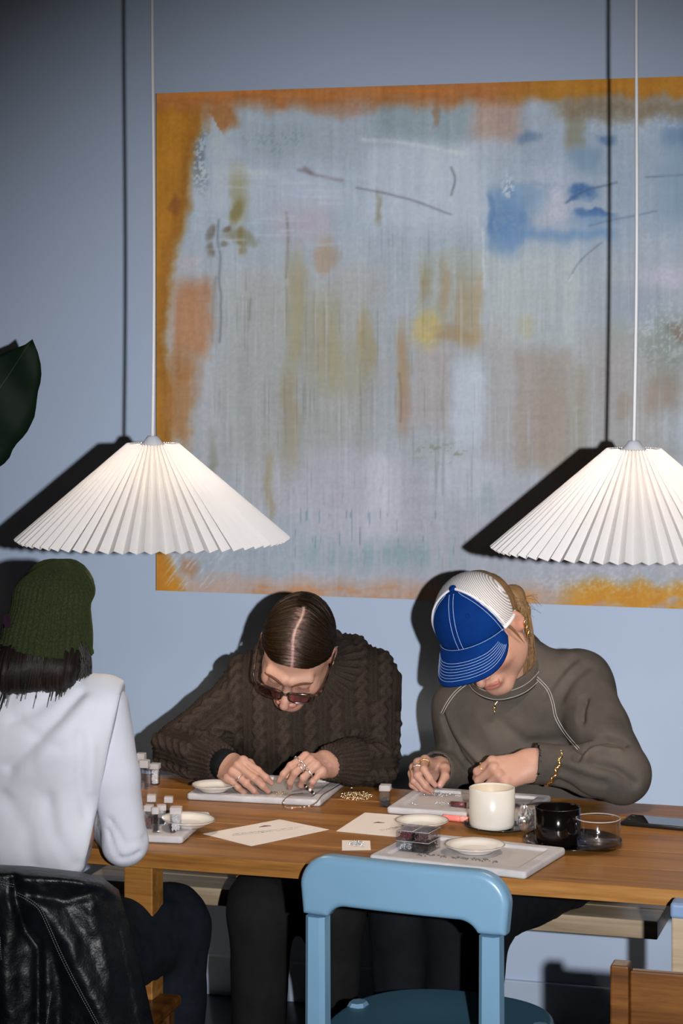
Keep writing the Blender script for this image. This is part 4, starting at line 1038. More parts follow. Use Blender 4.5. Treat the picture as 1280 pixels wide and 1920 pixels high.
# necklace, bracelet
nk = thing('necklace', 'fine gold chain with a small pendant on the grey-brown sweatshirt', 'necklace', tuple(ray_to(w3_dsurf, 928, 1325)))
chL = [ray_to(w3_dsurf, x, y, off=.002) for x, y in ((917, 1296), (920, 1304), (924, 1313), (928, 1321))]; chR = [ray_to(w3_dsurf, x, y, off=.002) for x, y in ((944, 1292), (939, 1302), (934, 1312), (928, 1321))]
tubes('chain', [spline(chL, 6), spline(chR, 6)], .0009, m_gold, nk, 5)
pq = ray_to(w3_dsurf, 927, 1327, off=.004); bm = bmesh.new(); bmesh.ops.create_icosphere(bm, subdivisions=2, radius=.0042, matrix=Matrix.Translation(pq)); from_bm('pendant', bm, m_gold, nk)
tube('pendant_bar', [ray_to(w3_dsurf, 927, 1331, off=.003), ray_to(w3_dsurf, 927, 1340, off=.003)], .0012, m_gold, nk, 6)
e, w_ = S3['eL'], S3['wL']; c = e.lerp(w_, .79); ax_ = (w_ - e).normalized() + Z_ * .25; ax_.normalize(); u_ = (Z_ - ax_ * Z_.dot(ax_)).normalized(); v_ = ax_.cross(u_)
br = thing('bracelet', 'chunky gold link bracelet worn over the grey-brown sweatshirt sleeve', 'bracelet', tuple(c))
for k in range(26):
    t = 2 * math.pi * k / 26; q_ = c + (u_ * math.cos(t) + v_ * math.sin(t)) * .0425; tn = (-u_ * math.sin(t) + v_ * math.cos(t)); dr = (tn * .8 + ax_ * (.6 if k % 2 else -.6)).normalized()
    tube('link', [q_ - dr * .0072, q_ - dr * .005, q_, q_ + dr * .005, q_ + dr * .0072], [.0012, .0030, .0036, .0030, .0012], m_gold, br, 8)
# ================================================================ person seen from behind in the green beanie
m_white = NT('white_jersey'); v = m_white.coord(); m_white.set(Base_Color=m_white.ramp(m_white.noise(v, 12, 3), [(.3, (.58, .60, .66)), (.7, (.64, .66, .72))]), Roughness=.85, Specular_IOR_Level=.2); bw_ = m_white.bump(m_white.noise(v, 800, 2), .2, .0008); v2 = m_white.coord((1, 1, .45), rot=(0, .5, 0)); m_white.bump(m_white.noise(v2, 11, 1.5, .45, .8), .38, .014, bw_); m_white = m_white.m
m_white2 = simple('white_sleeve_jersey', (194, 197, 208), .85, .04, 12, .2, 800)
w1 = thing('person', 'person seen from behind in a green knitted beanie, white tee and dark jeans', 'person', tuple(P(130, 1900, 4.3).xy) + (0,), 'people threading beads at the table')
S1 = dict(sR=P(196, 1326, 4.24), eR=P(234, 1582, 4.25), wR=P(196, 1532, 4.48), sL=P(-42, 1322, 4.30), eL=P(-85, 1560, 4.36), wL=P(20, 1530, 4.50))
W1_hips = [P(20, 1800, 4.30), P(135, 1800, 4.26)]
W1_x = lambda x, y, D: P(x, y, D)
def w1_torso(p):
    d = caps(p, P(28, 1385, 4.29), P(142, 1388, 4.255), .098, .098)
    d = smin(d, caps(p, P(38, 1560, 4.285), P(128, 1560, 4.26), .086, .086), .10)
    d = smin(d, caps(p, W1_hips[0], W1_hips[1], .112, .112), .08)
    d = smin(d, caps(p, S1['sL'], S1['sR'], .047, .047), .07)
    return smin(d, caps(p, P(85, 1300, 4.30), P(92, 1268, 4.31), .062, .052), .07)
def w1_armR(p):
    s, e, w = S1['sR'], S1['eR'], S1['wR']; return chain(p, [s, s.lerp(e, .5), e, e.lerp(w, .5), w], [.047, .046, .042, .040, .033], .012)
def w1_armL(p):
    s, e, w = S1['sL'], S1['eL'], S1['wL']; return chain(p, [s, s.lerp(e, .5), e, e.lerp(w, .5), w], [.047, .046, .042, .040, .033], .012)
def w1_tee(p):
    d = w1_torso(p); s, e = S1['sR'], S1['eR']; d = smin(d, caps(p, s, s.lerp(e, .02), .0515, .052), .035); s, e = S1['sL'], S1['eL']; d = smin(d, caps(p, s, s.lerp(e, .02), .0515, .052), .035)
    # the sleeveless cut: ends at a plane just past each shoulder
    n1 = (R_ * .977 - Z_ * .21).normalized(); a = (p - f32(P(215, 1365, 4.24))) @ f32(n1); b = (p - f32(P(-70, 1330, 4.3))) @ f32((-R_ * .98 + Z_ * .2).normalized())
    d = smax(d, np.maximum(a, b), .006)
    return smax(d, -(p[:, 2] - .61), .01)
F1 = [([ray_to(w1_tee, *a) for a in pts], w_, am) for pts, w_, am in (
    ([(150, 1300), (110, 1345), (60, 1395), (15, 1440)], .012, -.007), ([(165, 1318), (125, 1368), (80, 1420), (20, 1480)], .016, .005), ([(30, 1350), (80, 1390), (110, 1400)], .012, -.004), ([(120, 1290), (70, 1330), (20, 1350)], .012, -.004),
    ([(150, 1380), (148, 1450), (160, 1530), (172, 1600)], .010, -.006), ([(172, 1400), (168, 1480), (176, 1580)], .009, .004), ([(90, 1500), (100, 1560), (140, 1620)], .016, -.006), ([(10, 1500), (50, 1560), (60, 1620)], .018, -.005), ([(185, 1560), (170, 1600), (150, 1640)], .010, -.006))]
def w1_disp(V, N):
    d = n3(V, 11, 51) * .005 + n3(V * np.array([1, 1, .6]), 28, 53) * .0018
    for a in F1: d = d + fold(V, *a)
    return d
lo, hi = bounds([S1['sR'], S1['sL'], *W1_hips, P(85, 1255, 4.3)], .14)
garment('t_shirt', w1_tee, lo, hi, .006, m_white, w1, w1_disp)
def w1_dtee(p): return w1_tee(p) - w1_disp(p, None)
for nm, fn_, k in (('sleeve', w1_armR, 'R'), ('sleeve', w1_armL, 'L')):
    lo, hi = bounds([S1['s' + k], S1['e' + k], S1['w' + k]], .075)
    el_ = [ray_to(w1_armR, *a) for a in ((200, 1560), (225, 1612), (262, 1600))] if k == 'R' else None
    def dsp(V, N, k=k, el_=el_):
        d = n3(V, 16, 61) * .004
        if el_: d = d + fold(V, el_, .006, -.006) + fold(V, [ray_to(w1_armR, *a) for a in ((205, 1540), (235, 1585), (272, 1570))], .007, -.005)
        return d
    garment(nm, fn_, lo, hi, .006, m_white2, w1, dsp)
seam('armhole_hem', w1_dtee, [(224, 1304), (214, 1345), (204, 1390), (195, 1435)], .0008, m_white2, w1, .0006, 8)
seam('neck_hem', w1_dtee, [(45, 1283), (80, 1274), (120, 1272), (150, 1280)], .0022, m_white, w1, .0006, 8)
m_jean = NT('dark_denim'); v = m_jean.coord(); m_jean.set(Base_Color=m_jean.ramp(m_jean.noise(v, 30, 4), [(.3, (.004, .006, .010)), (.7, (.009, .013, .020))]), Roughness=.9, Specular_IOR_Level=.15); m_jean.bump(m_jean.noise(v, 600, 2), .35, .001); m_jean = m_jean.m
W1_k = [P(40, 1738, 4.55), P(318, 1738, 4.55)]; W1_a = [Vector((*P(40, 1900, 4.56).xy, .10)), Vector((*P(314, 1900, 4.54).xy, .10))]
trousers('jeans', [(W1_hips[0], W1_k[0], W1_a[0], (.098, .080, .070, .055)), (W1_hips[1], W1_k[1], W1_a[1], (.105, .080, .074, .060))], m_jean, w1, W1_hips, .105, 71)
for a in W1_a: shoe('shoe', a, (0, 1, 0), m_shoe, w1)
H1 = head_frame(92, 1190, 4.29, (.05, -.28, -.95), (.10, .95, -.28)); hl1 = lambda *q_: H1 @ Vector(q_)
V, Q = net(head_fn, (-.10, -.12, -.13), (.10, .14, .13), .0036); pieces = [(to_frame(V * np.array([.86, .9, .92], np.float32), H1), Q, head_tone(V))]
a1 = [(S1['sR'], S1['eR'], S1['wR']), (S1['sL'], S1['eL'], S1['wL'])]
cf1 = lambda p: core(p, hl1(0, -.02, -.045), P(90, 1300, 4.30), (S1['sR'].lerp(S1['sL'], .04), S1['sL'].lerp(S1['sR'], .04)), [P(48, 1560, 4.285), P(120, 1560, 4.26)], W1_hips, a1)
lo, hi = bounds([*S1.values(), *W1_hips, hl1(0, -.02, -.05)], .12); V, Q = net(cf1, lo, hi, .009); pieces.append((V, Q, np.tile(SKIN, (len(V), 1))))
for k, sd, yd in (('R', -1, (-.35, .25, -.9)), ('L', 1, (.35, .25, -.9))):
    pieces.append(hand(S1['w' + k], img(yd), img((0, .96, .26)), sd, [(30, 30, 15)] * 4, None, .95, h=.0026)[:3])
join_body('body', pieces, w1)
# hair
m_hair1 = strand_hair('near_black_hair', (.004, .003, .003), (.010, .007, .006), (.045, .028, .020))
def hair1_fn(p):
    d = ell(p, (0, -.020, .030), (.070, .088, .078)); d = smin(d, ell(p, (0, -.066, -.066), (.070, .036, .052)), .04)
    d = smin(d, ell(p, (.046, -.040, -.062), (.032, .034, .046)), .03); d = smin(d, ell(p, (-.050, -.062, -.085), (.042, .034, .040)), .03); return smax(d, p[:, 1] - .03 - .5 * p[:, 2], .01)
V, Q = net(hair1_fn, (-.13, -.16, -.17), (.11, .08, .14), .0045); _, N = grad(hair1_fn, V); fl1 = V[:, 0] * 7
V = V + N * ((vnoise(V[:, 0] * 220, V[:, 2] * 10, 3) - .5) * .006)[:, None].astype(np.float32)
h1 = mesh('hair', to_frame(V, H1), Q, m_hair1, w1, True, attrs={'flow': np.stack([fl1, V[:, 2], V[:, 0] * 0], 1)})
rr = random.Random(12); st = []; sr = []
for k in range(420):
    u = rr.uniform(-1, 1); u = u if k % 3 else rr.uniform(.45, 1); ph = u * 1.5; x = .078 * math.sin(ph); y = -.020 - .086 * math.cos(ph); z0 = -.022 + rr.uniform(-.01, .01)
    q0 = hl1(x, y * .97, z0); drop = (rr.uniform(.06, .100) if rr.random() < .8 else rr.uniform(.08, .135)) * (1.25 if u < -.2 else 1 if u < .6 else .8); dirx = -.25 * (.5 - u * .5) - .05
    q1 = q0 + R_ * ((.012 if u > .7 else 0) + dirx * drop * .5) - Z_ * drop * .5 - F_ * .012 * (1 - abs(u)); q2 = q0 + R_ * (dirx * drop * 1.15 + rr.uniform(-.006, .006) + (.012 if u > .8 else 0)) - Z_ * drop - F_ * (.010 - .004 * rr.random())
    st.append(spline([q0, q1, q2], 5)); r0 = rr.uniform(.0006, .0017); sr.append([r0 * (1 - .6 * i / 10) for i in range(11)])
m_str1 = simple('black_strand', (26, 18, 15), .25, .5, 90, specular=0) if False else simple('black_strand', (22, 15, 13), .55, .5, 90)
tag(tubes('strands', st, sr, m_str1, h1, 4), kind='stuff')
# beanie
beanie = thing('beanie', 'moss green ribbed knit beanie with a crumpled crown', 'hat', tuple(P(92, 1210, 4.27)))
prof = [(1049, 98, 126, .3), (1052, 84, 137, .3), (1060, 66, 150, .3), (1070, 54, 160, .25), (1084, 40, 169, .2), (1098, 32, 174, .1), (1110, 29, 175, 0), (1124, 27, 170, 0), (1140, 24, 169, 0), (1160, 18, 170, 0), (1180, 11, 171, 0), (1200, 6, 171.5, 0), (1212, 4, 172, 0)]
nb = 168; V = []
ys = np.linspace(0, 1, 46); py_ = np.interp(ys, np.linspace(0, 1, len(prof)), [a[0] for a in prof])
for yv in py_:
    L = np.interp(yv, [a[0] for a in prof], [a[1] for a in prof]); Rr = np.interp(yv, [a[0] for a in prof], [a[2] for a in prof]); fy = (yv - 1049) / 163
    cx = (L + Rr) / 2; hw = (Rr - L) / 2 * 4.27 / FPX
    for i in range(nb):
        a = 2 * math.pi * i / nb; rib = .0019 * math.cos(a * 42) * min(1, fy * 3) + .006 * math.sin(3 * a + fy * 5) * (1 - fy) ** 2 + .0026 * math.sin(5 * a + 9 * fy) * (1 - .5 * fy)
        hem = .0018 if fy > .965 else 0
        r_ = hw + rib + hem; x = r_ * math.cos(a); d_ = r_ * 1.36 * math.sin(a)
        tilt = 18 * fy * (x / max(hw, .01)) * 1.0 + 20 * fy * (-d_ / max(hw, .01)) * .12
        q_ = P(cx, yv + tilt * .75, 4.285) + R_ * x + F_ * d_; V.append(q_)
nr = len(py_); b0 = len(V)
Fc = [(i * nb + j, (i + 1) * nb + j, (i + 1) * nb + (j + 1) % nb, i * nb + (j + 1) % nb) for i in range(nr - 1) for j in range(nb)] + [tuple(range(nb))]
cb = sum(V[-nb:], Vector()) / nb; V += [v_.lerp(cb, .05) + Z_ * .002 for v_ in V[-nb:]]; V += [v_.lerp(cb, .03) + Z_ * .03 for v_ in V[b0:b0 + nb]]
for k in (0, 1):
    o1 = (nr - 1) * nb if k == 0 else b0; o2 = b0 if k == 0 else b0 + nb
    Fc += [(o1 + j, o2 + j, o2 + (j + 1) % nb, o1 + (j + 1) % nb) for j in range(nb)]
m_green = NT('moss_green_knit'); v = m_green.coord(); gn = m_green.noise(v, 300, 3, .65); m_green.set(Base_Color=m_green.ramp(gn, [(.3, (.010, .016, .006)), (.7, (.032, .043, .017))]), Roughness=.95, Specular_IOR_Level=.1, Sheen_Weight=.08, Sheen_Tint=(.5, .6, .2)); m_green.bump(gn, .6, .002); m_green = m_green.m
mesh('knit_body', V, Fc, m_green, beanie)
lab = [P(6, 1152, 4.22), P(17, 1150, 4.185), P(20, 1176, 4.185), P(8, 1178, 4.22)]; lo_ = [q_ - F_ * -.003 for q_ in lab]
mesh('fabric_tag', lab + lo_, [(0, 1, 2, 3), (7, 6, 5, 4), (0, 4, 5, 1), (1, 5, 6, 2), (2, 6, 7, 3), (3, 7, 4, 0)], simple('plum_tag', (74, 44, 66), .8), beanie, False)
# ================================================================ blue chair
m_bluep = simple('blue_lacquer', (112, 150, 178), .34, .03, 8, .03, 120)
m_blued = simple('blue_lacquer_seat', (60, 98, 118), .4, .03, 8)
cL, cR = P(591, 1715, 4.11), P(917, 1752, 3.975); cx_ = (cR - cL); cx_.z = 0; HWc = cx_.length / 2; cx_.normalize(); cy_ = Z_.cross(cx_)
c0 = (cL + cR) / 2; c0.z = 0
bc = thing('dining_chair', 'sky blue lacquered chair with an open rounded backrest, its back to the camera', 'chair', tuple(c0))
def lc(x, y, z): return c0 + cx_ * x + cy_ * y + Z_ * z
MC = Matrix((cx_, cy_, Z_)).transposed()
def rbox2(a, b, hx, hz, r): q1 = np.abs(a) - (hx - r); q2 = np.abs(b) - (hz - r); return np.sqrt(np.maximum(q1, 0) ** 2 + np.maximum(q2, 0) ** 2) + np.minimum(np.maximum(q1, q2), 0) - r
def rail_fn(p):
    x, y, z = p[:, 0], p[:, 1] + .010 * (1 - (p[:, 0] / .2) ** 2) - .02, p[:, 2]
    wid = HWc + .034 - .10 * np.maximum(0, .735 - z) * (z < .735)
    o = rbox2(x / wid * .2, z - .627, .2, .160, .062); inn = rbox2(x, z - .545, HWc - .019, .152, .040)
    d2 = smax(smax(o, -inn, .004), -(z - .6755), .0015)
    t = np.abs(y) - .019; r = .011; a = d2 + r; b = t + r
    return np.sqrt(np.maximum(a, 0) ** 2 + np.maximum(b, 0) ** 2) + np.minimum(np.maximum(a, b), 0) - r
V, Q = net(rail_fn, (-HWc - .06, -.05, .65), (HWc + .06, .07, .81), .0032)
mesh('backrest', [lc(*q_) for q_ in V.astype(float)], Q, m_bluep, bc)
def post_mesh(pts_w, nm):
    """chamfered post: list of (x, y, z, wx, wy)"""
    V = []; Fc = []
    for x, y, z, wx, wy in pts_w:
        c = .0085
        for a, b in ((wx, wy - c), (wx - c, wy), (-wx + c, wy), (-wx, wy - c), (-wx, -wy + c), (-wx + c, -wy), (wx - c, -wy), (wx, -wy + c)): V.append(lc(x + a, y + b, z))
    n = 8
    for i in range(len(pts_w) - 1):
        for j in range(n): Fc.append((i * n + j, i * n + (j + 1) % n, (i + 1) * n + (j + 1) % n, (i + 1) * n + j))
    Fc += [tuple(range(n))[::-1], tuple(range((len(pts_w) - 1) * n, len(pts_w) * n))]
    bm = bmesh.new(); vs = [bm.verts.new(v_) for v_ in V]
    for f in Fc: bm.faces.new([vs[i] for i in f])
    bmesh.ops.recalc_face_normals(bm, faces=bm.faces); return from_bm(nm, bm, m_bluep, bc, False)
for sg in (-1, 1):
    post_mesh([(sg * HWc, .012, 0, .016, .017), (sg * HWc, .012, .45, .020, .021), (sg * HWc, .012, .6745, .019, .021)], 'rear_leg')
    post_mesh([(sg * (HWc + .015), .235, 0, .015, .016), (sg * (HWc + .015), .235, .44, .019, .024), (sg * (HWc + .015), .235, .452, .014, .018)], 'front_leg')
def seat_fn(p):
    x, y, z = p[:, 0], p[:, 1] - .20, p[:, 2]
    d2 = ((np.abs(x) / .205) ** 2.5 + (np.abs(y) / .208) ** 2.5 + 1e-9) ** (1 / 2.5); d2 = (d2 - 1) * .205
    zc = .446 - .010 * np.exp(-(x / .12) ** 2 - (y / .12) ** 2); t = np.abs(z - zc + .012) - .012; r = .008; a = d2 + r; b = t + r
    return np.sqrt(np.maximum(a, 0) ** 2 + np.maximum(b, 0) ** 2) + np.minimum(np.maximum(a, b), 0) - r
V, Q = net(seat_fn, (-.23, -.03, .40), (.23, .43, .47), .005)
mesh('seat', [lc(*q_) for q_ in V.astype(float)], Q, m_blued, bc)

# ================================================================ wooden chairs
def wood_chair(name, label, origin, yaw, hgt, mat, railmat=None, w=.40, group=None, panel=(.03, .24)):
    o = Vector(origin); o.z = 0; X = Vector((math.cos(yaw), math.sin(yaw), 0)); Y = Vector((-math.sin(yaw), math.cos(yaw), 0))
    M = Matrix((X, Y, Z_)).transposed().to_4x4(); M.translation = o
    c = thing(name, label, 'chair', tuple(o), group)
    for sg in (-1, 1):
        x = sg * (w / 2 - .014); box('rear_leg', (x - .014, -.018, 0), (x + .014, .018, hgt), mat, c, .003, 2, M)
        box('front_leg', (x - .016, .36, 0), (x + .016, .392, .42), mat, c, .003, 2, M)
        box('side_rail', (x - .010, .018, .36), (x + .010, .36, .405), mat, c, .002, 1, M)
    box('seat', (-w / 2 - .01, -.005 + .024, .42), (w / 2 + .01, .415, .442), mat, c, .006, 2, M)
    if railmat is None: box('back_panel', (-w / 2 + .028, -.004, hgt - panel[0] - panel[1]), (w / 2 - .028, .012, hgt - panel[0]), mat, c, .003, 2, M)
    else: box('back_rail', (-w / 2 - .002, -.024, hgt - .005), (w / 2 + .002, .024, hgt + .022), railmat, c, .006, 3, M); box('back_slat', (-w / 2 + .028, -.006, hgt - .2), (w / 2 - .028, .008, hgt - .12), mat, c, .003, 2, M)
    return c
o1 = P(1164, 1805, 3.40); wood_chair('wooden_chair', 'honey coloured wooden chair with a solid back panel, seen from behind at the lower right', o1 + Vector((.186, 0, 0)), 0.0, o1.z, m_orange, panel=(.0095, .26))
o2 = P(1276, 1712, 3.93); wood_chair('wooden_chair', 'pale wooden chair with a blue-grey top rail at the right end of the table', o2 + Vector((.186, 0, 0)), 0.0, o2.z, m_pale, simple('blue_grey_rail', (112, 136, 172), .5, .04))
o3 = P(16, 1700, 4.06); wood_chair('wooden_chair', 'honey coloured wooden chair under the person in the green beanie, draped with the black jacket', o3, .03, .735, m_orange, w=.36)

# ================================================================ leather jacket draped over the chair back
m_leather = NT('black_leather'); v = m_leather.coord(); vo = m_leather.n('ShaderNodeTexVoronoi'); vo.inputs['Scale'].default_value = 260; m_leather.l(v, vo.inputs['Vector'])
m_leather.set(Base_Color=m_leather.ramp(m_leather.noise(v, 20, 4), [(.3, (.0015, .0022, .0035)), (.7, (.004, .006, .010))]), Specular_IOR_Level=.38, Roughness=m_leather.math('ADD', .34, m_leather.math('MULTIPLY', m_leather.noise(v, 30, 3), .22)))
b1 = m_leather.bump(vo.outputs['Distance'], .25, .0012); m_leather.bump(m_leather.noise(v, 45, 4), .35, .006, b1); m_leather = m_leather.m
jk = thing('leather_jacket', 'black leather jacket with white double stitching draped over the back of the wooden chair', 'jacket', tuple(P(80, 1640, 4.02)))
JT = lambda u: np.interp(u, [0, .30, .55, .8, .93, 1], [1630, 1620, 1624, 1634, 1646, 1668])
def jedge(py): return np.interp(py, [1620, 1660, 1720, 1800, 1920, 2060], [214, 220, 238, 262, 288, 300])
def seg_d(x, y, pts):
    d = None
    for (x0, y0), (x1, y1) in zip(pts[:-1], pts[1:]):
        t = np.clip(((x - x0) * (x1 - x0) + (y - y0) * (y1 - y0)) / ((x1 - x0) ** 2 + (y1 - y0) ** 2), 0, 1); e = np.hypot(x - x0 - t * (x1 - x0), y - y0 - t * (y1 - y0)); d = e if d is None else np.minimum(d, e)
    return d
def jack_D(x, y, u, v):
    D = 3.955 + .085 * np.maximum(0, u - .80) ** 2 / .04 + .07 * np.maximum(0, .05 - v) ** 2 / .0025
    D = D + .016 * np.exp(-(seg_d(x, y, [(28, 1650), (30, 1690), (48, 1745), (72, 1775), (72, 1920)]) / 9) ** 2)
    D = D - .020 * np.exp(-(seg_d(x, y, [(70, 1690), (110, 1740), (150, 1820), (200, 1930)]) / 26) ** 2)
    D = D + .014 * np.exp(-(seg_d(x, y, [(205, 1690), (225, 1780), (250, 1920)]) / 12) ** 2)
    D = D - .012 * np.exp(-(seg_d(x, y, [(40, 1650), (110, 1650), (190, 1660)]) / 16) ** 2)
    D = D + .010 * np.exp(-(seg_d(x, y, [(60, 1680), (120, 1690), (190, 1668)]) / 10) ** 2)
    D = D + .012 * np.exp(-(seg_d(x, y, [(100, 1780), (112, 1850), (110, 1930)]) / 14) ** 2) - .014 * np.exp(-(seg_d(x, y, [(20, 1700), (10, 1800), (20, 1930)]) / 22) ** 2)
    return D + .010 * (fbm(x / 40, y / 60, 81) - .5) + .004 * (fbm(x / 12, y / 16, 83) - .5)
nu, nv = 90, 90; V = []
U, Vv = np.meshgrid(np.linspace(0, 1, nu), np.linspace(0, 1, nv)); U = U.ravel(); Vv = Vv.ravel()
top_ = JT(U); py_ = top_ + (2075 - top_) * Vv; xl = -135 - 10 * Vv; px_ = xl + (jedge(py_) - xl) * U
Df = jack_D(px_, py_, U, Vv)
fr = np.array([tuple(P(a, b, c)) for a, b, c in zip(px_, py_, Df)])
bk = np.array([tuple(P(a, b, 4.105 + .01 * math.sin(a / 30))) for a, b in zip(px_ , py_)])
bk += (fr - bk) * np.clip(np.maximum(np.maximum((U - .97) / .03, (.03 - Vv) / .03), (.02 - U) / .02), 0, 1)[:, None] * .8
ii = np.arange(nu * nv).reshape(nv, nu); fq1 = np.stack([ii[:-1, :-1], ii[1:, :-1], ii[1:, 1:], ii[:-1, 1:]], -1).reshape(-1, 4); nb_ = nu * nv
rim_ = np.concatenate([ii[0, :-1], ii[:-1, -1], ii[-1, :0:-1], ii[:0:-1, 0]]); rn = np.roll(rim_, -1)
allq = np.concatenate([fq1, fq1[:, ::-1] + nb_, np.stack([rim_, rn, rn + nb_, rim_ + nb_], 1)])
mesh('leather_shell', np.concatenate([fr, bk]), allq, m_leather, jk)
def jp(x, y, off=.0016):
    lo_ = -135; t = JT((x - lo_) / (jedge(y) - lo_)); u_ = np.array([(x - lo_) / (jedge(y) - lo_)]); v_ = np.array([(y - t) / (2075 - t)])
    return P(x, y, float(jack_D(np.array([float(x)]), np.array([float(y)]), u_, v_)[0]) - off)
dash = []
for pts in ([(32, 1676), (52, 1686), (74, 1704), (90, 1736), (112, 1786), (140, 1842), (188, 1930)], [(-20, 1652), (0, 1655), (27, 1661)], [(96, 1860), (86, 1925)], [(0, 1757), (2, 1800)]):
    for off in ((-2.2, 2.2) if len(pts) > 2 else (0,)):
        sp = spline([Vector((a, b, 0)) for a, b in pts], 10)
        L = [0]; 
        for a, b in zip(sp[:-1], sp[1:]): L.append(L[-1] + (b - a).length)
        k = 0
        while k < L[-1] - 3:
            e0 = [float(np.interp(k, L, [q_[i] for q_ in sp])) for i in (0, 1)]; e1 = [float(np.interp(k + 2.6, L, [q_[i] for q_ in sp])) for i in (0, 1)]
            tx, ty = e1[0] - e0[0], e1[1] - e0[1]; ln = math.hypot(tx, ty) + 1e-6; nx_, ny_ = -ty / ln * off, tx / ln * off
            dash.append([jp(e0[0] + nx_, e0[1] + ny_), jp(e1[0] + nx_, e1[1] + ny_)]); k += 4.4
tag(tubes('stitching', dash, .00055, simple('grey_thread', (128, 130, 134), .7, .1, 300), jk, 4), kind='stuff')

# ================================================================ plant at the left edge
m_leaf = NT('dark_leaf'); v = m_leaf.coord(); m_leaf.set(Base_Color=m_leaf.ramp(m_leaf.noise(v, 14, 4), [(.3, (.002, .008, .004)), (.7, (.005, .015, .006))]), Roughness=.6, Specular_IOR_Level=.12); m_leaf.bump(m_leaf.noise(v, 50, 3), .2, .002); m_leaf = m_leaf.m
m_vein = simple('leaf_vein', (28, 44, 26), .6, .1); m_stem = simple('plant_stem', (40, 50, 30), .6, .2); m_pot = simple('grey_clay_pot', (90, 88, 86), .8, .1, 30, .2)
pc_ = P(-330, 1500, 5.05); pc_.z = 0
pl = thing('potted_plant', 'tall broad-leaved dark green plant reaching in at the left edge before the wall', 'plant', tuple(pc_))
MP = Matrix.Translation(pc_); lathe('pot', [(0, .0), (.12, 0), (.15, .28), (.155, .30), (.14, .30), (.135, .27), (0, .27)], m_pot, pl, 28, MP)
tube('stem', spline([pc_ + Vector((0, 0, .26)), pc_ + Vector((.03, 0, .8)), pc_ + Vector((.0, .02, 1.45)), pc_ + Vector((.02, 0, 1.9))], 8), .011, m_stem, pl, 8)
def leaf(base, tip, side_dir, outl, cup=.02):
    """outl: (t along, half width left, half width right) ; midrib from base to tip"""
    base, tip = Vector(base), Vector(tip); ax = tip - base; sd = Vector(side_dir); sd = (sd - ax * (sd.dot(ax) / ax.dot(ax))).normalized(); nrm = ax.normalized().cross(sd)
    V = []; n = len(outl); m = 9
    for lay in (0, 1):
        for t, wl, wr in outl:
            for j in range(m):
                f = -1 + 2 * j / (m - 1); w_ = wl if f < 0 else wr
                V.append(base + ax * t + sd * (f * w_) + nrm * (cup * (f * f) * (abs(w_) / .12) + .004 * math.sin(t * 19 + f * 2) - .0008 * lay - .03 * t * t))
    Fc = []; b = n * m
    for i in range(n - 1):
        for j in range(m - 1):
            q_ = (i * m + j, i * m + j + 1, (i + 1) * m + j + 1, (i + 1) * m + j); Fc.append(q_); Fc.append(tuple(b + k for k in q_[::-1]))
    rim = [j for j in range(m)] + [i * m + m - 1 for i in range(1, n)] + [(n - 1) * m + j for j in range(m - 2, -1, -1)] + [i * m for i in range(n - 2, 0, -1)]
    for a, c in zip(rim, rim[1:] + rim[:1]): Fc.append((a, b + a, b + c, c))
    lf = mesh('leaf', V, Fc, m_leaf, pl); mid = (m - 1) // 2
    tube('midrib', [V[i * m + mid] - nrm * .0 for i in range(n)], [.003 * (1 - .7 * i / n) for i in range(n)], m_vein, lf, 6)
    return lf
LD = 5.2
# the visible leaf: base beyond the frame's left edge, tip at (65, 637)
bse, tp = P(-115, 895, LD), P(64, 636, LD)
def outline_from(bse_px, tip_px, left_pts, right_pts, n=22):
    bx, by_ = bse_px; tx, ty = tip_px; ax_ = np.array([tx - bx, ty - by_], float); L = np.linalg.norm(ax_); ax_ /= L; nr_ = np.array([-ax_[1], ax_[0]])
    f = lambda pts: sorted([((np.array(q_) - [bx, by_]) @ ax_ / L, abs((np.array(q_) - [bx, by_]) @ nr_)) for q_ in pts])
    a, b = f(left_pts), f(right_pts); ts = np.linspace(0, 1, n)
    return [(t, np.interp(t, [q_[0] for q_ in a], [q_[1] for q_ in a]) * LD / FPX, np.interp(t, [q_[0] for q_ in b], [q_[1] for q_ in b]) * LD / FPX) for t in ts]
ol = outline_from((-115, 895), (64, 636), [(-115, 895), (-120, 820), (-80, 730), (-30, 675), (0, 666), (22, 656), (40, 650), (57, 643), (64, 636)], [(-115, 895), (-60, 905), (0, 876), (15, 862), (25, 838), (48, 815), (55, 802), (65, 780), (72, 735), (80, 710), (79, 690), (77, 668), (68, 650), (64, 636)])
leaf(bse, tp, P(80, 800, LD) - P(0, 750, LD), ol, .015)
tube('petiole', spline([pc_ + Vector((.01, .0, 1.25)), P(-200, 930, 5.12), bse], 8), .005, m_stem, pl, 8)
for k, (x, y, x2, y2, dd) in enumerate(((-300, 700, -190, 420, -.05), (-380, 760, -560, 560, .05), (-340, 900, -520, 1020, -.1))):
    leaf(P(x, y, LD + dd), P(x2, y2, LD + dd), R_ + Z_ * .6, [(t, .10 * math.sin(math.pi * min(1, t * .93 + .04)) ** .8, .10 * math.sin(math.pi * min(1, t * .93 + .04)) ** .8) for t in np.linspace(0, 1, 16)])
    tube('petiole', [pc_ + Vector((.01, .01, 1.3 + .1 * k)), P(x, y, LD + dd)], .005, m_stem, pl, 8)

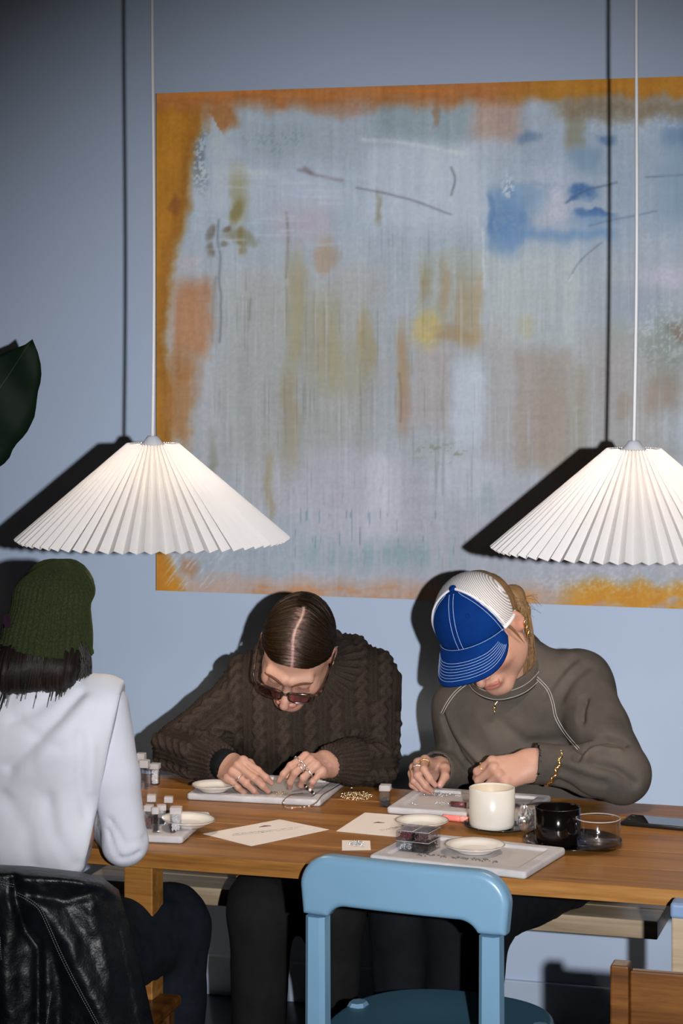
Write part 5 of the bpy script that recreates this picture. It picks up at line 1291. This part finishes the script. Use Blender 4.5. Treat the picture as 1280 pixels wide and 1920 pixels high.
# ================================================================ things on the table
m_velvet = NT('grey_velvet'); v = m_velvet.coord(); m_velvet.set(Base_Color=m_velvet.ramp(m_velvet.noise(v, 22, 5), [(.3, (.40, .385, .40)), (.7, (.52, .505, .52))]), Roughness=.95); m_velvet.bump(m_velvet.noise(v, 900, 2), .4, .001); m_velvet = m_velvet.m
TH = .0145
def tray(nl, nr, fr_, label, z=TZ, dep_=None):
    A, B, C_ = PZ(*nl, z), PZ(*nr, z), PZ(*fr_, z); X = (B - A); wx = X.length; X.normalize(); Y = Z_.cross(X); wy = abs((C_ - B).dot(Y)) if dep_ is None else dep_
    o = A + X * wx / 2 + Y * wy / 2
    t = thing('bead_tray', label, 'tray', tuple(o), 'velvet bead trays on the table')
    def fn(p):
        q1 = rbox2(p[:, 0], p[:, 1], wx / 2, wy / 2, .008); zz = p[:, 2]; r = .005
        b_ = np.abs(zz - TH / 2) - TH / 2; a = q1 + r; c = b_ + r; d = np.sqrt(np.maximum(a, 0) ** 2 + np.maximum(c, 0) ** 2) + np.minimum(np.maximum(a, c), 0) - r
        inn = np.maximum(rbox2(p[:, 0], p[:, 1], wx / 2 - .026, wy / 2 - .026, .006), -(zz - .008)); return smax(d, -inn, .003)
    V, Q = net(fn, (-wx / 2 - .01, -wy / 2 - .01, -.008), (wx / 2 + .01, wy / 2 + .01, TH + .008), .0026)
    Vw = [o + X * float(q_[0]) + Y * float(q_[1]) + Z_ * max(0.0, float(q_[2])) for q_ in V]
    mesh('padded_frame', Vw, Q, m_velvet, t)
    box('inlay', (-wx / 2 + .027, -wy / 2 + .027, .0078), (wx / 2 - .027, wy / 2 - .027, .0086), simple('tray_inlay', (182, 176, 176), .95, .06, 30, .2, 600) if 'tray_inlay' not in bpy.data.materials else bpy.data.materials['tray_inlay'], t, 0, 1, Matrix((X, Y, Z_)).transposed().to_4x4() if False else Matrix.Translation(o) @ Matrix((X, Y, Z_)).transposed().to_4x4())
    return t, o, X, Y, wx, wy
FT = tray((349, 1500), (600, 1513), (655, 1472), 'grey velvet bead tray before the person in the brown cable-knit sweater')
RT = tray((724, 1526), (985, 1545), (1042, 1504), 'grey velvet bead tray behind the cream mug')
NTR = tray((691, 1617), (985, 1650), (1036, 1600), 'grey velvet bead tray behind the blue chair, holding a small plate and bead boxes')
LT = tray((52, 1571), (342, 1583), (427, 1536), 'grey velvet bead tray beside the white sleeve, crowded with clear vials')
print('TRAYS', [(round(a[4], 3), round(a[5], 3)) for a in (FT, RT, NTR, LT)])
IN = TZ + .0086
m_china = simple('cream_china', (226, 220, 212), .18, .02, 20); m_rimline = simple('grey_rim_line', (120, 112, 112), .3, .05)
def plate(px, py, z, r, label, tilt=None):
    o = PZ(px, py, z); t = thing('saucer', label, 'saucer', tuple(o), 'small cream saucers'); M = Matrix.Translation(o)
    if tilt: M = M @ tilt
    b = lathe('dish', [(0, .003), (.55 * r, .003), (.60 * r, 0), (.64 * r, .003), (.80 * r, .0075), (r, .0135), (r + .0012, .0146), (r, .0155), (.80 * r, .0105), (.62 * r, .006), (.55 * r, .0052), (0, .005)], m_china, t, 56, M)
    ring = [M @ Vector((r * math.cos(a), r * math.sin(a), .0152)) for a in np.linspace(0, 2 * math.pi, 57)]; tube('rim_line', ring, .0009, m_rimline, t, 5)
    return t
plate(890, 1597, IN, .0565, 'cream saucer with a grey rim standing on the tray behind the blue chair')
plate(791, 1551, TZ + .0008, .053, 'cream saucer on the table partly covering the right-hand sheet of paper')
plate(401, 1483, TZ + TH, .047, 'cream saucer standing on the left end of the tray before the brown sweater')
plate(352, 1548, IN + .004, .053, 'cream saucer leaning on the rim of the tray beside the white sleeve', Matrix.Rotation(math.radians(3), 4, 'Y'))

m_paper = simple('white_card_paper', (232, 222, 216), .8, .02, 10); m_ink = simple('pencil_grey', (168, 160, 162), .8, .1); m_plum = simple('plum_ink', (92, 52, 64), .7, .2)
def sheet(name, cs, label, cat, z=TZ, curl=.0):
    cs = [PZ(*c, z) for c in cs]; t = thing(name, label, cat, tuple(sum(cs, Vector()) / 4), None)
    n = 10; V = []
    pt = lambda u, v_, h=0: cs[0].lerp(cs[1], u).lerp(cs[3].lerp(cs[2], u), v_) + Z_ * (.0004 + h + curl * (2 * u - 1) ** 2 * .5)
    for h in (.0004, 0):
        for i in range(n + 1):
            for j in range(n + 1): V.append(pt(i / n, j / n, h))
    Fc = []; b = (n + 1) ** 2
    for i in range(n):
        for j in range(n):
            q_ = (i * (n + 1) + j, (i + 1) * (n + 1) + j, (i + 1) * (n + 1) + j + 1, i * (n + 1) + j + 1); Fc.append(q_); Fc.append(tuple(k + b for k in q_[::-1]))
    rim = [i * (n + 1) for i in range(n + 1)] + [n * (n + 1) + j for j in range(1, n + 1)] + [i * (n + 1) + n for i in range(n - 1, -1, -1)] + [j for j in range(n - 1, 0, -1)]
    for a, c in zip(rim, rim[1:] + rim[:1]): Fc.append((c, c + b, a + b, a))
    mesh('sheet_body', V, Fc, m_paper, t, False); return t, pt
s1, f1 = sheet('drawing_sheet', [(380, 1564), (471, 1587), (617, 1556), (524, 1537)], 'white paper sheet with a faint pencil sketch lying before the far tray', 'paper')
s2, f2 = sheet('drawing_sheet', [(630, 1559), (745, 1570), (800, 1533), (684, 1524)], 'white sheet of paper with a small plum mark, its right end under a saucer', 'paper')
rr = random.Random(5)
def sketch(f, t, u0, v0, du, dv, n, wob=.02):
    ls = []
    for k in range(n):
        a = [f(u0 + du * (k + i / 4) / n + wob * rr.uniform(-1, 1) * .5, v0 + dv * (k + i / 4) / n + wob * rr.uniform(-1, 1), .0006) for i in range(5)]; ls.append(a)
    tag(tubes('pencil_sketch', ls, .00035, m_ink, t, 3), kind='stuff')
sketch(f1, s1, .30, .18, .30, .72, 26, .03); sketch(f1, s1, .36, .16, .30, .70, 20, .025)
tube('plum_mark', [f1(.20, .60, .0006), f1(.22, .66, .0006), f1(.26, .72, .0006)], [.0006, .0022, .0005], m_plum, s1, 6)
sketch(f2, s2, .62, .20, .25, .35, 14, .05)
tube('plum_mark', [f2(.36, .52, .0006), f2(.42, .55, .0006), f2(.52, .57, .0006)], [.0006, .0022, .0005], m_plum, s2, 6)
s3, f3 = sheet('card', [(641, 1595), (695, 1594), (693.5, 1577), (641, 1576)], 'small white square card with a heap of silver beads on it', 'card')

def beads(name, pts, r, mat, parent, sub=1):
    bm = bmesh.new()
    for p_, rad in zip(pts, r): bmesh.ops.create_icosphere(bm, subdivisions=sub, radius=rad, matrix=Matrix.Translation(p_))
    return from_bm(name, bm, mat, parent)
def heap(name, label, px, py, z, rx, ry, n, r, mat, hgt=.004, cat='beads', seed=1):
    rr = random.Random(seed); c = PZ(px, py, z); pts = []; rs = []
    for k in range(n):
        a = rr.uniform(0, 2 * math.pi); q_ = rr.random() ** .6; rad = r * rr.uniform(.8, 1.25)
        pts.append(c + R_ * rx * q_ * math.cos(a) + F_ * ry * q_ * math.sin(a) + Z_ * (rad + max(0, hgt * (1 - q_) * rr.random()))); rs.append(rad)
    o = beads(name, pts, rs, mat, None); return tag(o, label, cat, None, 'stuff')
m_brass = NT('polished_gold_bead'); m_brass.set(Base_Color=(.86, .66, .40), Metallic=1.0, Roughness=.2); m_brass = m_brass.m
m_sbead = NT('silver_bead'); m_sbead.set(Base_Color=(.80, .80, .82), Metallic=.9, Roughness=.22); m_sbead = m_sbead.m
heap('gold_beads', 'loose heap of small gold beads on the wood between the two far trays', 668, 1494, TZ, .036, .046, 230, .0021, m_brass, .007, seed=3)
heap('silver_beads', 'small heap of silver beads on the square white card', 669, 1584, TZ + .001, .016, .024, 70, .0017, m_sbead, .007, seed=4)
heap('seed_beads', 'scatter of dark and pale seed beads in the tray under the hands of the brown sweater', 520, 1489, IN, .026, .022, 46, .0013, m_brass, 0, seed=5)
row = []; rs = []; rr = random.Random(9)
for x0, x1 in ((782, 790), (794, 814), (820, 836), (848, 862), (864, 878), (886, 900), (904, 920), (924, 932)):
    y0 = 1605 + (x0 - 782) * .085; k = x0
    while k < x1: row.append(PZ(k, y0 + rr.uniform(-1.5, 1.5), IN) + Z_ * (.0016 + .0016 * (rr.random() < .3))); rs.append(.0016 * rr.uniform(.8, 1.3)); k += rr.uniform(2.0, 3.4)
tag(beads('letter_beads', row, rs, simple('dark_silver_bead', (120, 112, 108), .3, .5, 400, metal=.7), None), 'row of tiny silver beads sorted along the near rim of the tray behind the blue chair', 'beads', None, 'stuff')
for nm, lb, pix in (('silver_findings', 'silver jewellery findings laid out in the tray behind the cream mug', [(786, 1487, 8), (800, 1489, 10), (816, 1491, 12), (828, 1493, 10), (842, 1491, 4), (850, 1492, 5), (862, 1493, 8), (778, 1508, 10), (820, 1506, 14), (834, 1508, 14), (846, 1509, 12)]),):
    pts = []; rs = []
    for x, y, n in pix:
        for k in range(n): pts.append(PZ(x + rr.uniform(-6, 6), y + rr.uniform(-2, 2), IN) + Z_ * .0016); rs.append(rr.uniform(.0009, .0019))
    tag(beads(nm, pts, rs, m_sbead, None), lb, 'beads', None, 'stuff')
hk = thing('ear_hook', 'small silver wire hook in the tray behind the cream mug', 'jewellery', tuple(PZ(800, 1487, IN)))
tube('wire', spline([PZ(785, 1484, IN) + Z_ * .003, PZ(800, 1488, IN) + Z_ * .001, PZ(818, 1489, IN) + Z_ * .001, PZ(826, 1486, IN) + Z_ * .002], 5), .0011, m_sbead, hk, 6)

m_clear = NT('clear_plastic'); tg = m_clear.n('ShaderNodeBsdfTransparent'); tg.inputs[0].default_value = (.93, .94, .96, 1); gl = m_clear.n('ShaderNodeBsdfGlossy'); gl.inputs['Roughness'].default_value = .08
fw = m_clear.n('ShaderNodeLayerWeight'); fw.inputs['Blend'].default_value = .25; mxs = m_clear.n('ShaderNodeMixShader'); m_clear.l(m_clear.math('ADD', m_clear.math('MULTIPLY', m_clear.math('POWER', fw.outputs['Facing'], 2.0), .75), .06), mxs.inputs[0]); m_clear.l(tg.outputs[0], mxs.inputs[1]); m_clear.l(gl.outputs[0], mxs.inputs[2]); m_clear.l(mxs.outputs[0], m_clear.out.inputs['Surface']); m_clear = m_clear.m
m_frost = NT('frosted_lid'); m_frost.set(Base_Color=(.66, .62, .62), Roughness=.3, Alpha=.5); m_frost = m_frost.m
def open_box(name, hw, hd, hgt, th, mat, parent, M):
    bm = bmesh.new()
    bm_box(bm, (-hw, -hd, 0), (hw, hd, th), 0, 1, M)
    for lo_, hi_ in (((-hw, -hd, th), (-hw + th, hd, hgt)), ((hw - th, -hd, th), (hw, hd, hgt)), ((-hw + th, -hd, th), (hw - th, -hd + th, hgt)), ((-hw + th, hd - th, th), (hw - th, hd, hgt))): bm_box(bm, lo_, hi_, 0, 1, M)
    return from_bm(name, bm, mat, parent, False)
def fill(name, hw, hd, z0, z1, r, mat, parent, M, n, seed):
    rr = random.Random(seed); pts = [M @ Vector((rr.uniform(-hw + r, hw - r), rr.uniform(-hd + r, hd - r), z0 + r + (z1 - z0) * rr.random())) for _ in range(n)]
    return tag(beads(name, pts, [r * rr.uniform(.8, 1.15) for _ in range(n)], mat, parent), kind='stuff')
m_bw = simple('white_bead', (226, 220, 218), .3, .08, 300); m_bk = simple('black_bead', (26, 18, 20), .15, .3, 300); m_bm = simple('maroon_bead', (104, 44, 48), .3, .35, 300); m_bg = simple('steel_bead', (70, 72, 80), .25, .5, 300, metal=.4); m_br = simple('brown_bead', (112, 78, 70), .3, .3, 300)
def vial(px, py, z, w_, h_, label, content=None, level=.7, yaw=.2, lid=True, r=.0016):
    o = PZ(px, py, z); t = thing('bead_vial', label, 'vial', tuple(o), 'clear bead vials'); M = Matrix.Translation(o) @ Matrix.Rotation(yaw, 4, 'Z')
    hb = h_ * (.74 if lid else 1); open_box('tube_body', w_ / 2, w_ / 2, hb, .0011, m_clear, t, M)
    if lid: box('lid', (-w_ / 2 - .0008, -w_ / 2 - .0008, hb), (w_ / 2 + .0008, w_ / 2 + .0008, h_), m_frost, t, .001, 1, M)
    if content is not None: fill('bead_filling', w_ / 2 - .0014, w_ / 2 - .0014, .0012, hb * level, r, content, t, M, 300, int(px))
    return t
vial(330, 1560, IN, .0215, .050, 'clear square vial packed with white beads, nearest on the tray beside the white sleeve', m_bw, .95, .25, True, .0022)
vial(292, 1560, IN, .0125, .049, 'narrow clear vial of black beads beside the vial packed with white beads', m_bk, .9, .15)
vial(279, 1552, IN, .0150, .046, 'narrow clear vial of brown beads partly behind the white sleeve', m_br, .5, .1)
vial(284, 1538, IN, .0165, .052, 'clear vial with a frosted lid standing behind the vial of black beads', m_bw, .3, .3)
vial(316, 1534, IN, .0165, .044, 'clear vial of dark beads at the far side of the tray beside the white sleeve', m_bk, .4, .3)
vial(303, 1546, IN, .0165, .040, 'short clear vial between the vials of black beads and of white beads', m_bk, .35, .4)
vial(291, 1471, TZ, .0190, .047, 'clear square vial of white chip beads beside the brown knitted elbow', m_bw, .8, .1, True, .0024)
vial(271, 1478, TZ, .0190, .062, 'tall empty clear vial beside the white sleeve', None, 0, .1)
vial(264, 1466, TZ, .0190, .064, 'tall empty clear vial mostly hidden behind the white sleeve', None, 0, .1)
vial(722, 1512, TZ, .0215, .046, 'clear vial of grey seed beads between the gold beads and the right-hand tray', m_bg, .45, .1, True, .0012)
# stacked bead boxes
xb, yb = NTR[2], NTR[3]; bo = PZ(784, 1592, IN); M0 = Matrix.Translation(bo) @ Matrix((xb, yb, Z_)).transposed().to_4x4()
bw, bh = .0335, .0195
for k, (i, j, cont, lab_) in enumerate(((0, 0, m_sbead, 'lower left clear box of the four stacked on the near tray, silver grey beads'), (1, 0, m_bk, 'lower right clear box of the four stacked on the near tray, black beads'), (0, 1, m_bm, 'upper left clear box of the four stacked on the near tray, maroon beads'), (1, 1, m_br, 'upper right clear box of the four stacked on the near tray, brown beads'))):
    M = M0 @ Matrix.Translation(Vector((-bw * .51 + i * bw * 1.02, 0, j * (bh + .0003)))); t = thing('bead_box', lab_, 'box', tuple(M.translation), 'stacked clear bead boxes')
    open_box('box_body', bw / 2, .030, bh - .003, .0011, m_clear, t, M); box('lid', (-bw / 2, -.030, bh - .003), (bw / 2, .030, bh), m_clear, t, .0008, 1, M)
    fill('bead_filling', bw / 2 - .0016, .0282, .0012, bh * .70, .0017, cont, t, M, 260, 40 + k)
    tube('lid_edge', [M @ Vector(q_) for q_ in ((-bw / 2, -.030, bh), (bw / 2, -.030, bh), (bw / 2, .030, bh), (-bw / 2, .030, bh), (-bw / 2, -.030, bh))], .0006, m_frost, t, 4)
# lying vial with maroon beads
lv = thing('bead_vial', 'clear vial of maroon beads lying on its side behind the cream mug', 'vial', tuple(PZ(860, 1514, IN)), 'clear bead vials'); A = PZ(844, 1512, IN) + Z_ * .006; B = PZ(892, 1517, IN) + Z_ * .006
tube('tube_body', [A, B], .0062, m_clear, lv, 14); tube('bead_filling', [A.lerp(B, .05), A.lerp(B, .6)], .0052, m_bm, lv, 12); tube('lid', [A.lerp(B, .68), A.lerp(B, .78)], .0068, m_frost, lv, 14)
# pink eraser
pe = thing('pink_tube', 'coral pink lip tube lying beside the cream mug', 'tube', tuple(PZ(854, 1538, TZ))); A, B = PZ(830, 1538, TZ) + Z_ * .0065, PZ(880, 1543, TZ) + Z_ * .0065
m_pink = simple('coral_plastic', (236, 128, 118), .3, .04); tube('tube_body', [A, A.lerp(B, .03), A.lerp(B, .64), A.lerp(B, .65)], [.0045, .0063, .0063, .0058], m_pink, pe, 16); tube('cap', [A.lerp(B, .655), A.lerp(B, .67), A.lerp(B, .98), B], [.005, .0063, .0063, .005], simple('pale_coral', (244, 160, 148), .25, .03), pe, 16)

# mugs, plates, glass
m_blackg = simple('black_glaze', (12, 8, 7), .10, .2, 10); m_cream = simple('cream_glaze', (208, 202, 193), .22, .025, 14); m_inner = simple('cream_glaze_inside', (206, 190, 166), .3, .03, 14)
def dark_plate(px, py, r, label):
    o = PZ(px, py, TZ); t = thing('dark_plate', label, 'plate', tuple(o), 'black plates under the cups')
    lathe('dish', [(0, .002), (.6 * r, .002), (.64 * r, 0), (.7 * r, .002), (r, .008), (r + .001, .009), (r, .0098), (.7 * r, .005), (.66 * r, .004), (0, .004)], m_blackg, t, 56, Matrix.Translation(o)); return o
oc = dark_plate(940, 1552, .076, 'black plate under the cream mug'); om = dark_plate(1073, 1582, .0960, 'black plate under the black mug and the drinking glass')
def cup(name, label, o, r, h_, mat, inner, th=.0035, foot=.8):
    t = thing(name, label, 'mug', tuple(o)); M = Matrix.Translation(o)
    lathe('cup_body', [(0, 0), (r * foot, 0), (r * .95, .003), (r * .99, .010), (r, .03), (r, h_ - .001), (r - th * .5, h_), (r - th, h_ - .001), (r - th, .012), (r - th - .006, .006), (0, .006)], mat, t, 64, M)
    lathe('inner_glaze', [(0, .0065), (r - th - .007, .0068), (r - th - .0004, .0125), (r - th - .0004, h_ - .003)], inner, t, 64, M); return t, M
cup('mug', 'cream coloured handleless mug on a black plate', PZ(922, 1551, TZ + .004), .0462, .081, m_cream, m_inner)
t, M = cup('mug', 'glossy black mug next to the drinking glass', PZ(1045, 1582, TZ + .004), .0450, .073, m_blackg, m_blackg, .003)
hd = R_ * .50 - F_ * .87; ob = PZ(1045, 1582, TZ + .004)
tube('handle', spline([ob + hd * .043 + Z_ * .056, ob + hd * .058 + Z_ * .056, ob + hd * .062 + Z_ * .044, ob + hd * .060 + Z_ * .030, ob + hd * .043 + Z_ * .026], 6), .0038, m_blackg, t, 10)
m_glass = NT('drinking_glass'); m_glass.set(Base_Color=(1, 1, 1), Roughness=.0, Transmission_Weight=1.0, IOR=1.45); m_glass = m_glass.m
og = PZ(1121, 1590, TZ + .0055); t = thing('drinking_glass', 'short clear drinking glass on the black plate beside the black mug', 'glass', tuple(og)); r, h_ = .0425, .058
lathe('tumbler', [(0, 0), (r * .86, 0), (r * .93, .003), (r, .02), (r, h_), (r - .0012, h_ + .0008), (r - .0022, h_), (r - .0024, .02), (r * .86, .010), (0, .009)], m_clear, t, 64, Matrix.Translation(og))
lathe('water', [(0, .0105), (r * .84, .0108), (r - .004, .018), (0, .0185)], m_clear, t, 48, Matrix.Translation(og))
tube('rim', [og + Vector((r * math.cos(a), r * math.sin(a), h_)) for a in np.linspace(0, 6.2832, 49)], .0010, m_frost, t, 6)
# crumpled wrapper between the mugs
wr = thing('plastic_wrapper', 'crumpled clear plastic wrapper between the cream mug and the black mug', 'wrapper', tuple(PZ(984, 1553, TZ)))
bm = bmesh.new(); bmesh.ops.create_icosphere(bm, subdivisions=4, radius=1.0); rr = random.Random(2); ctr = PZ(986, 1556, TZ + .0098)
for v_ in bm.verts:
    n_ = np.array([tuple(v_.co)]); k = 1 + .30 * float(n3(n_, 2.2, 91)[0]) + .22 * float(np.abs(n3(n_, 5.0, 93))[0]); c = v_.co.copy()
    v_.co = ctr + R_ * c.x * .020 * k + F_ * c.y * .030 * k + Z_ * max(0.0003, (c.z + .8) * .026 * k)
m_foil = NT('crinkled_plastic'); tg = m_foil.n('ShaderNodeBsdfTransparent'); gl = m_foil.n('ShaderNodeBsdfGlossy'); gl.inputs['Roughness'].default_value = .18; gl.inputs['Color'].default_value = (.8, .82, .85, 1); mxs = m_foil.n('ShaderNodeMixShader'); mxs.inputs[0].default_value = .45
m_foil.l(tg.outputs[0], mxs.inputs[1]); m_foil.l(gl.outputs[0], mxs.inputs[2]); m_foil.l(mxs.outputs[0], m_foil.out.inputs['Surface']); from_bm('film', bm, m_foil.m, wr, False)
# phone
pA, pB = PZ(1162, 1548, TZ), PZ(1318, 1562, TZ); X = (pB - pA).normalized(); Y = Z_.cross(X); M = Matrix.Translation(pA) @ Matrix((X, Y, Z_)).transposed().to_4x4()
ph = thing('smartphone', 'black smartphone lying face up at the right end of the table', 'phone', tuple(pA)); L_ = .152
box('phone_body', (0, 0, .0002), (L_, .076, .0084), simple('phone_edge', (18, 18, 20), .3, .1), ph, .003, 3, M, True)
m_scr = NT('phone_screen'); m_scr.set(Base_Color=(.006, .006, .008), Roughness=.05, Coat_Weight=.5); box('screen', (.003, .003, .0082), (L_ - .003, .073, .0088), m_scr.m, ph, .0006, 1, M)
for k in range(2): lathe('camera_lens', [(0, 0), (.004, 0), (.004, .0007), (0, .0007)], m_blackg, ph, 16, M @ Matrix.Translation(Vector((.012, .02 + .035 * k, .0088))))
# strings of beads on the far tray
st = thing('bead_string', 'short string of black and pearl beads hanging from the left hand over the far tray', 'jewellery', tuple(PZ(580, 1490, IN)))
sp = spline([P(567, 1466, 4.80), P(573, 1474, 4.785), P(581, 1481, 4.77), PZ(590, 1493, IN) + Z_ * .004], 4)
for i, q_ in enumerate(sp[1:]):
    bm = bmesh.new(); bmesh.ops.create_icosphere(bm, subdivisions=2, radius=.0034 if i % 2 else .0026, matrix=Matrix.Translation(q_)); from_bm('bead', bm, (m_bw if i % 3 == 1 else m_bk), st)
nc = thing('wire_necklace', 'thin gold wire necklace looped over the near rim of the far tray', 'jewellery', tuple(PZ(570, 1505, TZ)))
wz = lambda x, y, z: PZ(x, y, z)
wp = [wz(568, 1487, IN + .002), wz(545, 1491, TZ + TH + .002), wz(533, 1500, TZ + TH + .002), wz(533, 1512, TZ + .006), wz(545, 1515, TZ + .002), wz(575, 1512, TZ + .003), wz(592, 1506, TZ + TH + .002), wz(604, 1491, TZ + TH + .002), wz(622, 1480, TZ + TH + .0015), wz(646, 1467, TZ + TH + .0015), wz(657, 1472, TZ + .006), wz(660, 1484, TZ + .002)]
tube('wire', spline(wp, 7), .0009, m_brass, nc, 6)
for i, f in enumerate((2.4, 3.2, 4.1, 4.6, 5.2, 5.6, 10.5)):
    q_ = spline(wp, 10)[int(f * 10)]; bm = bmesh.new(); bmesh.ops.create_icosphere(bm, subdivisions=2, radius=.0021, matrix=Matrix.Translation(q_)); from_bm('bead', bm, m_brass if i % 2 else m_bw, nc)
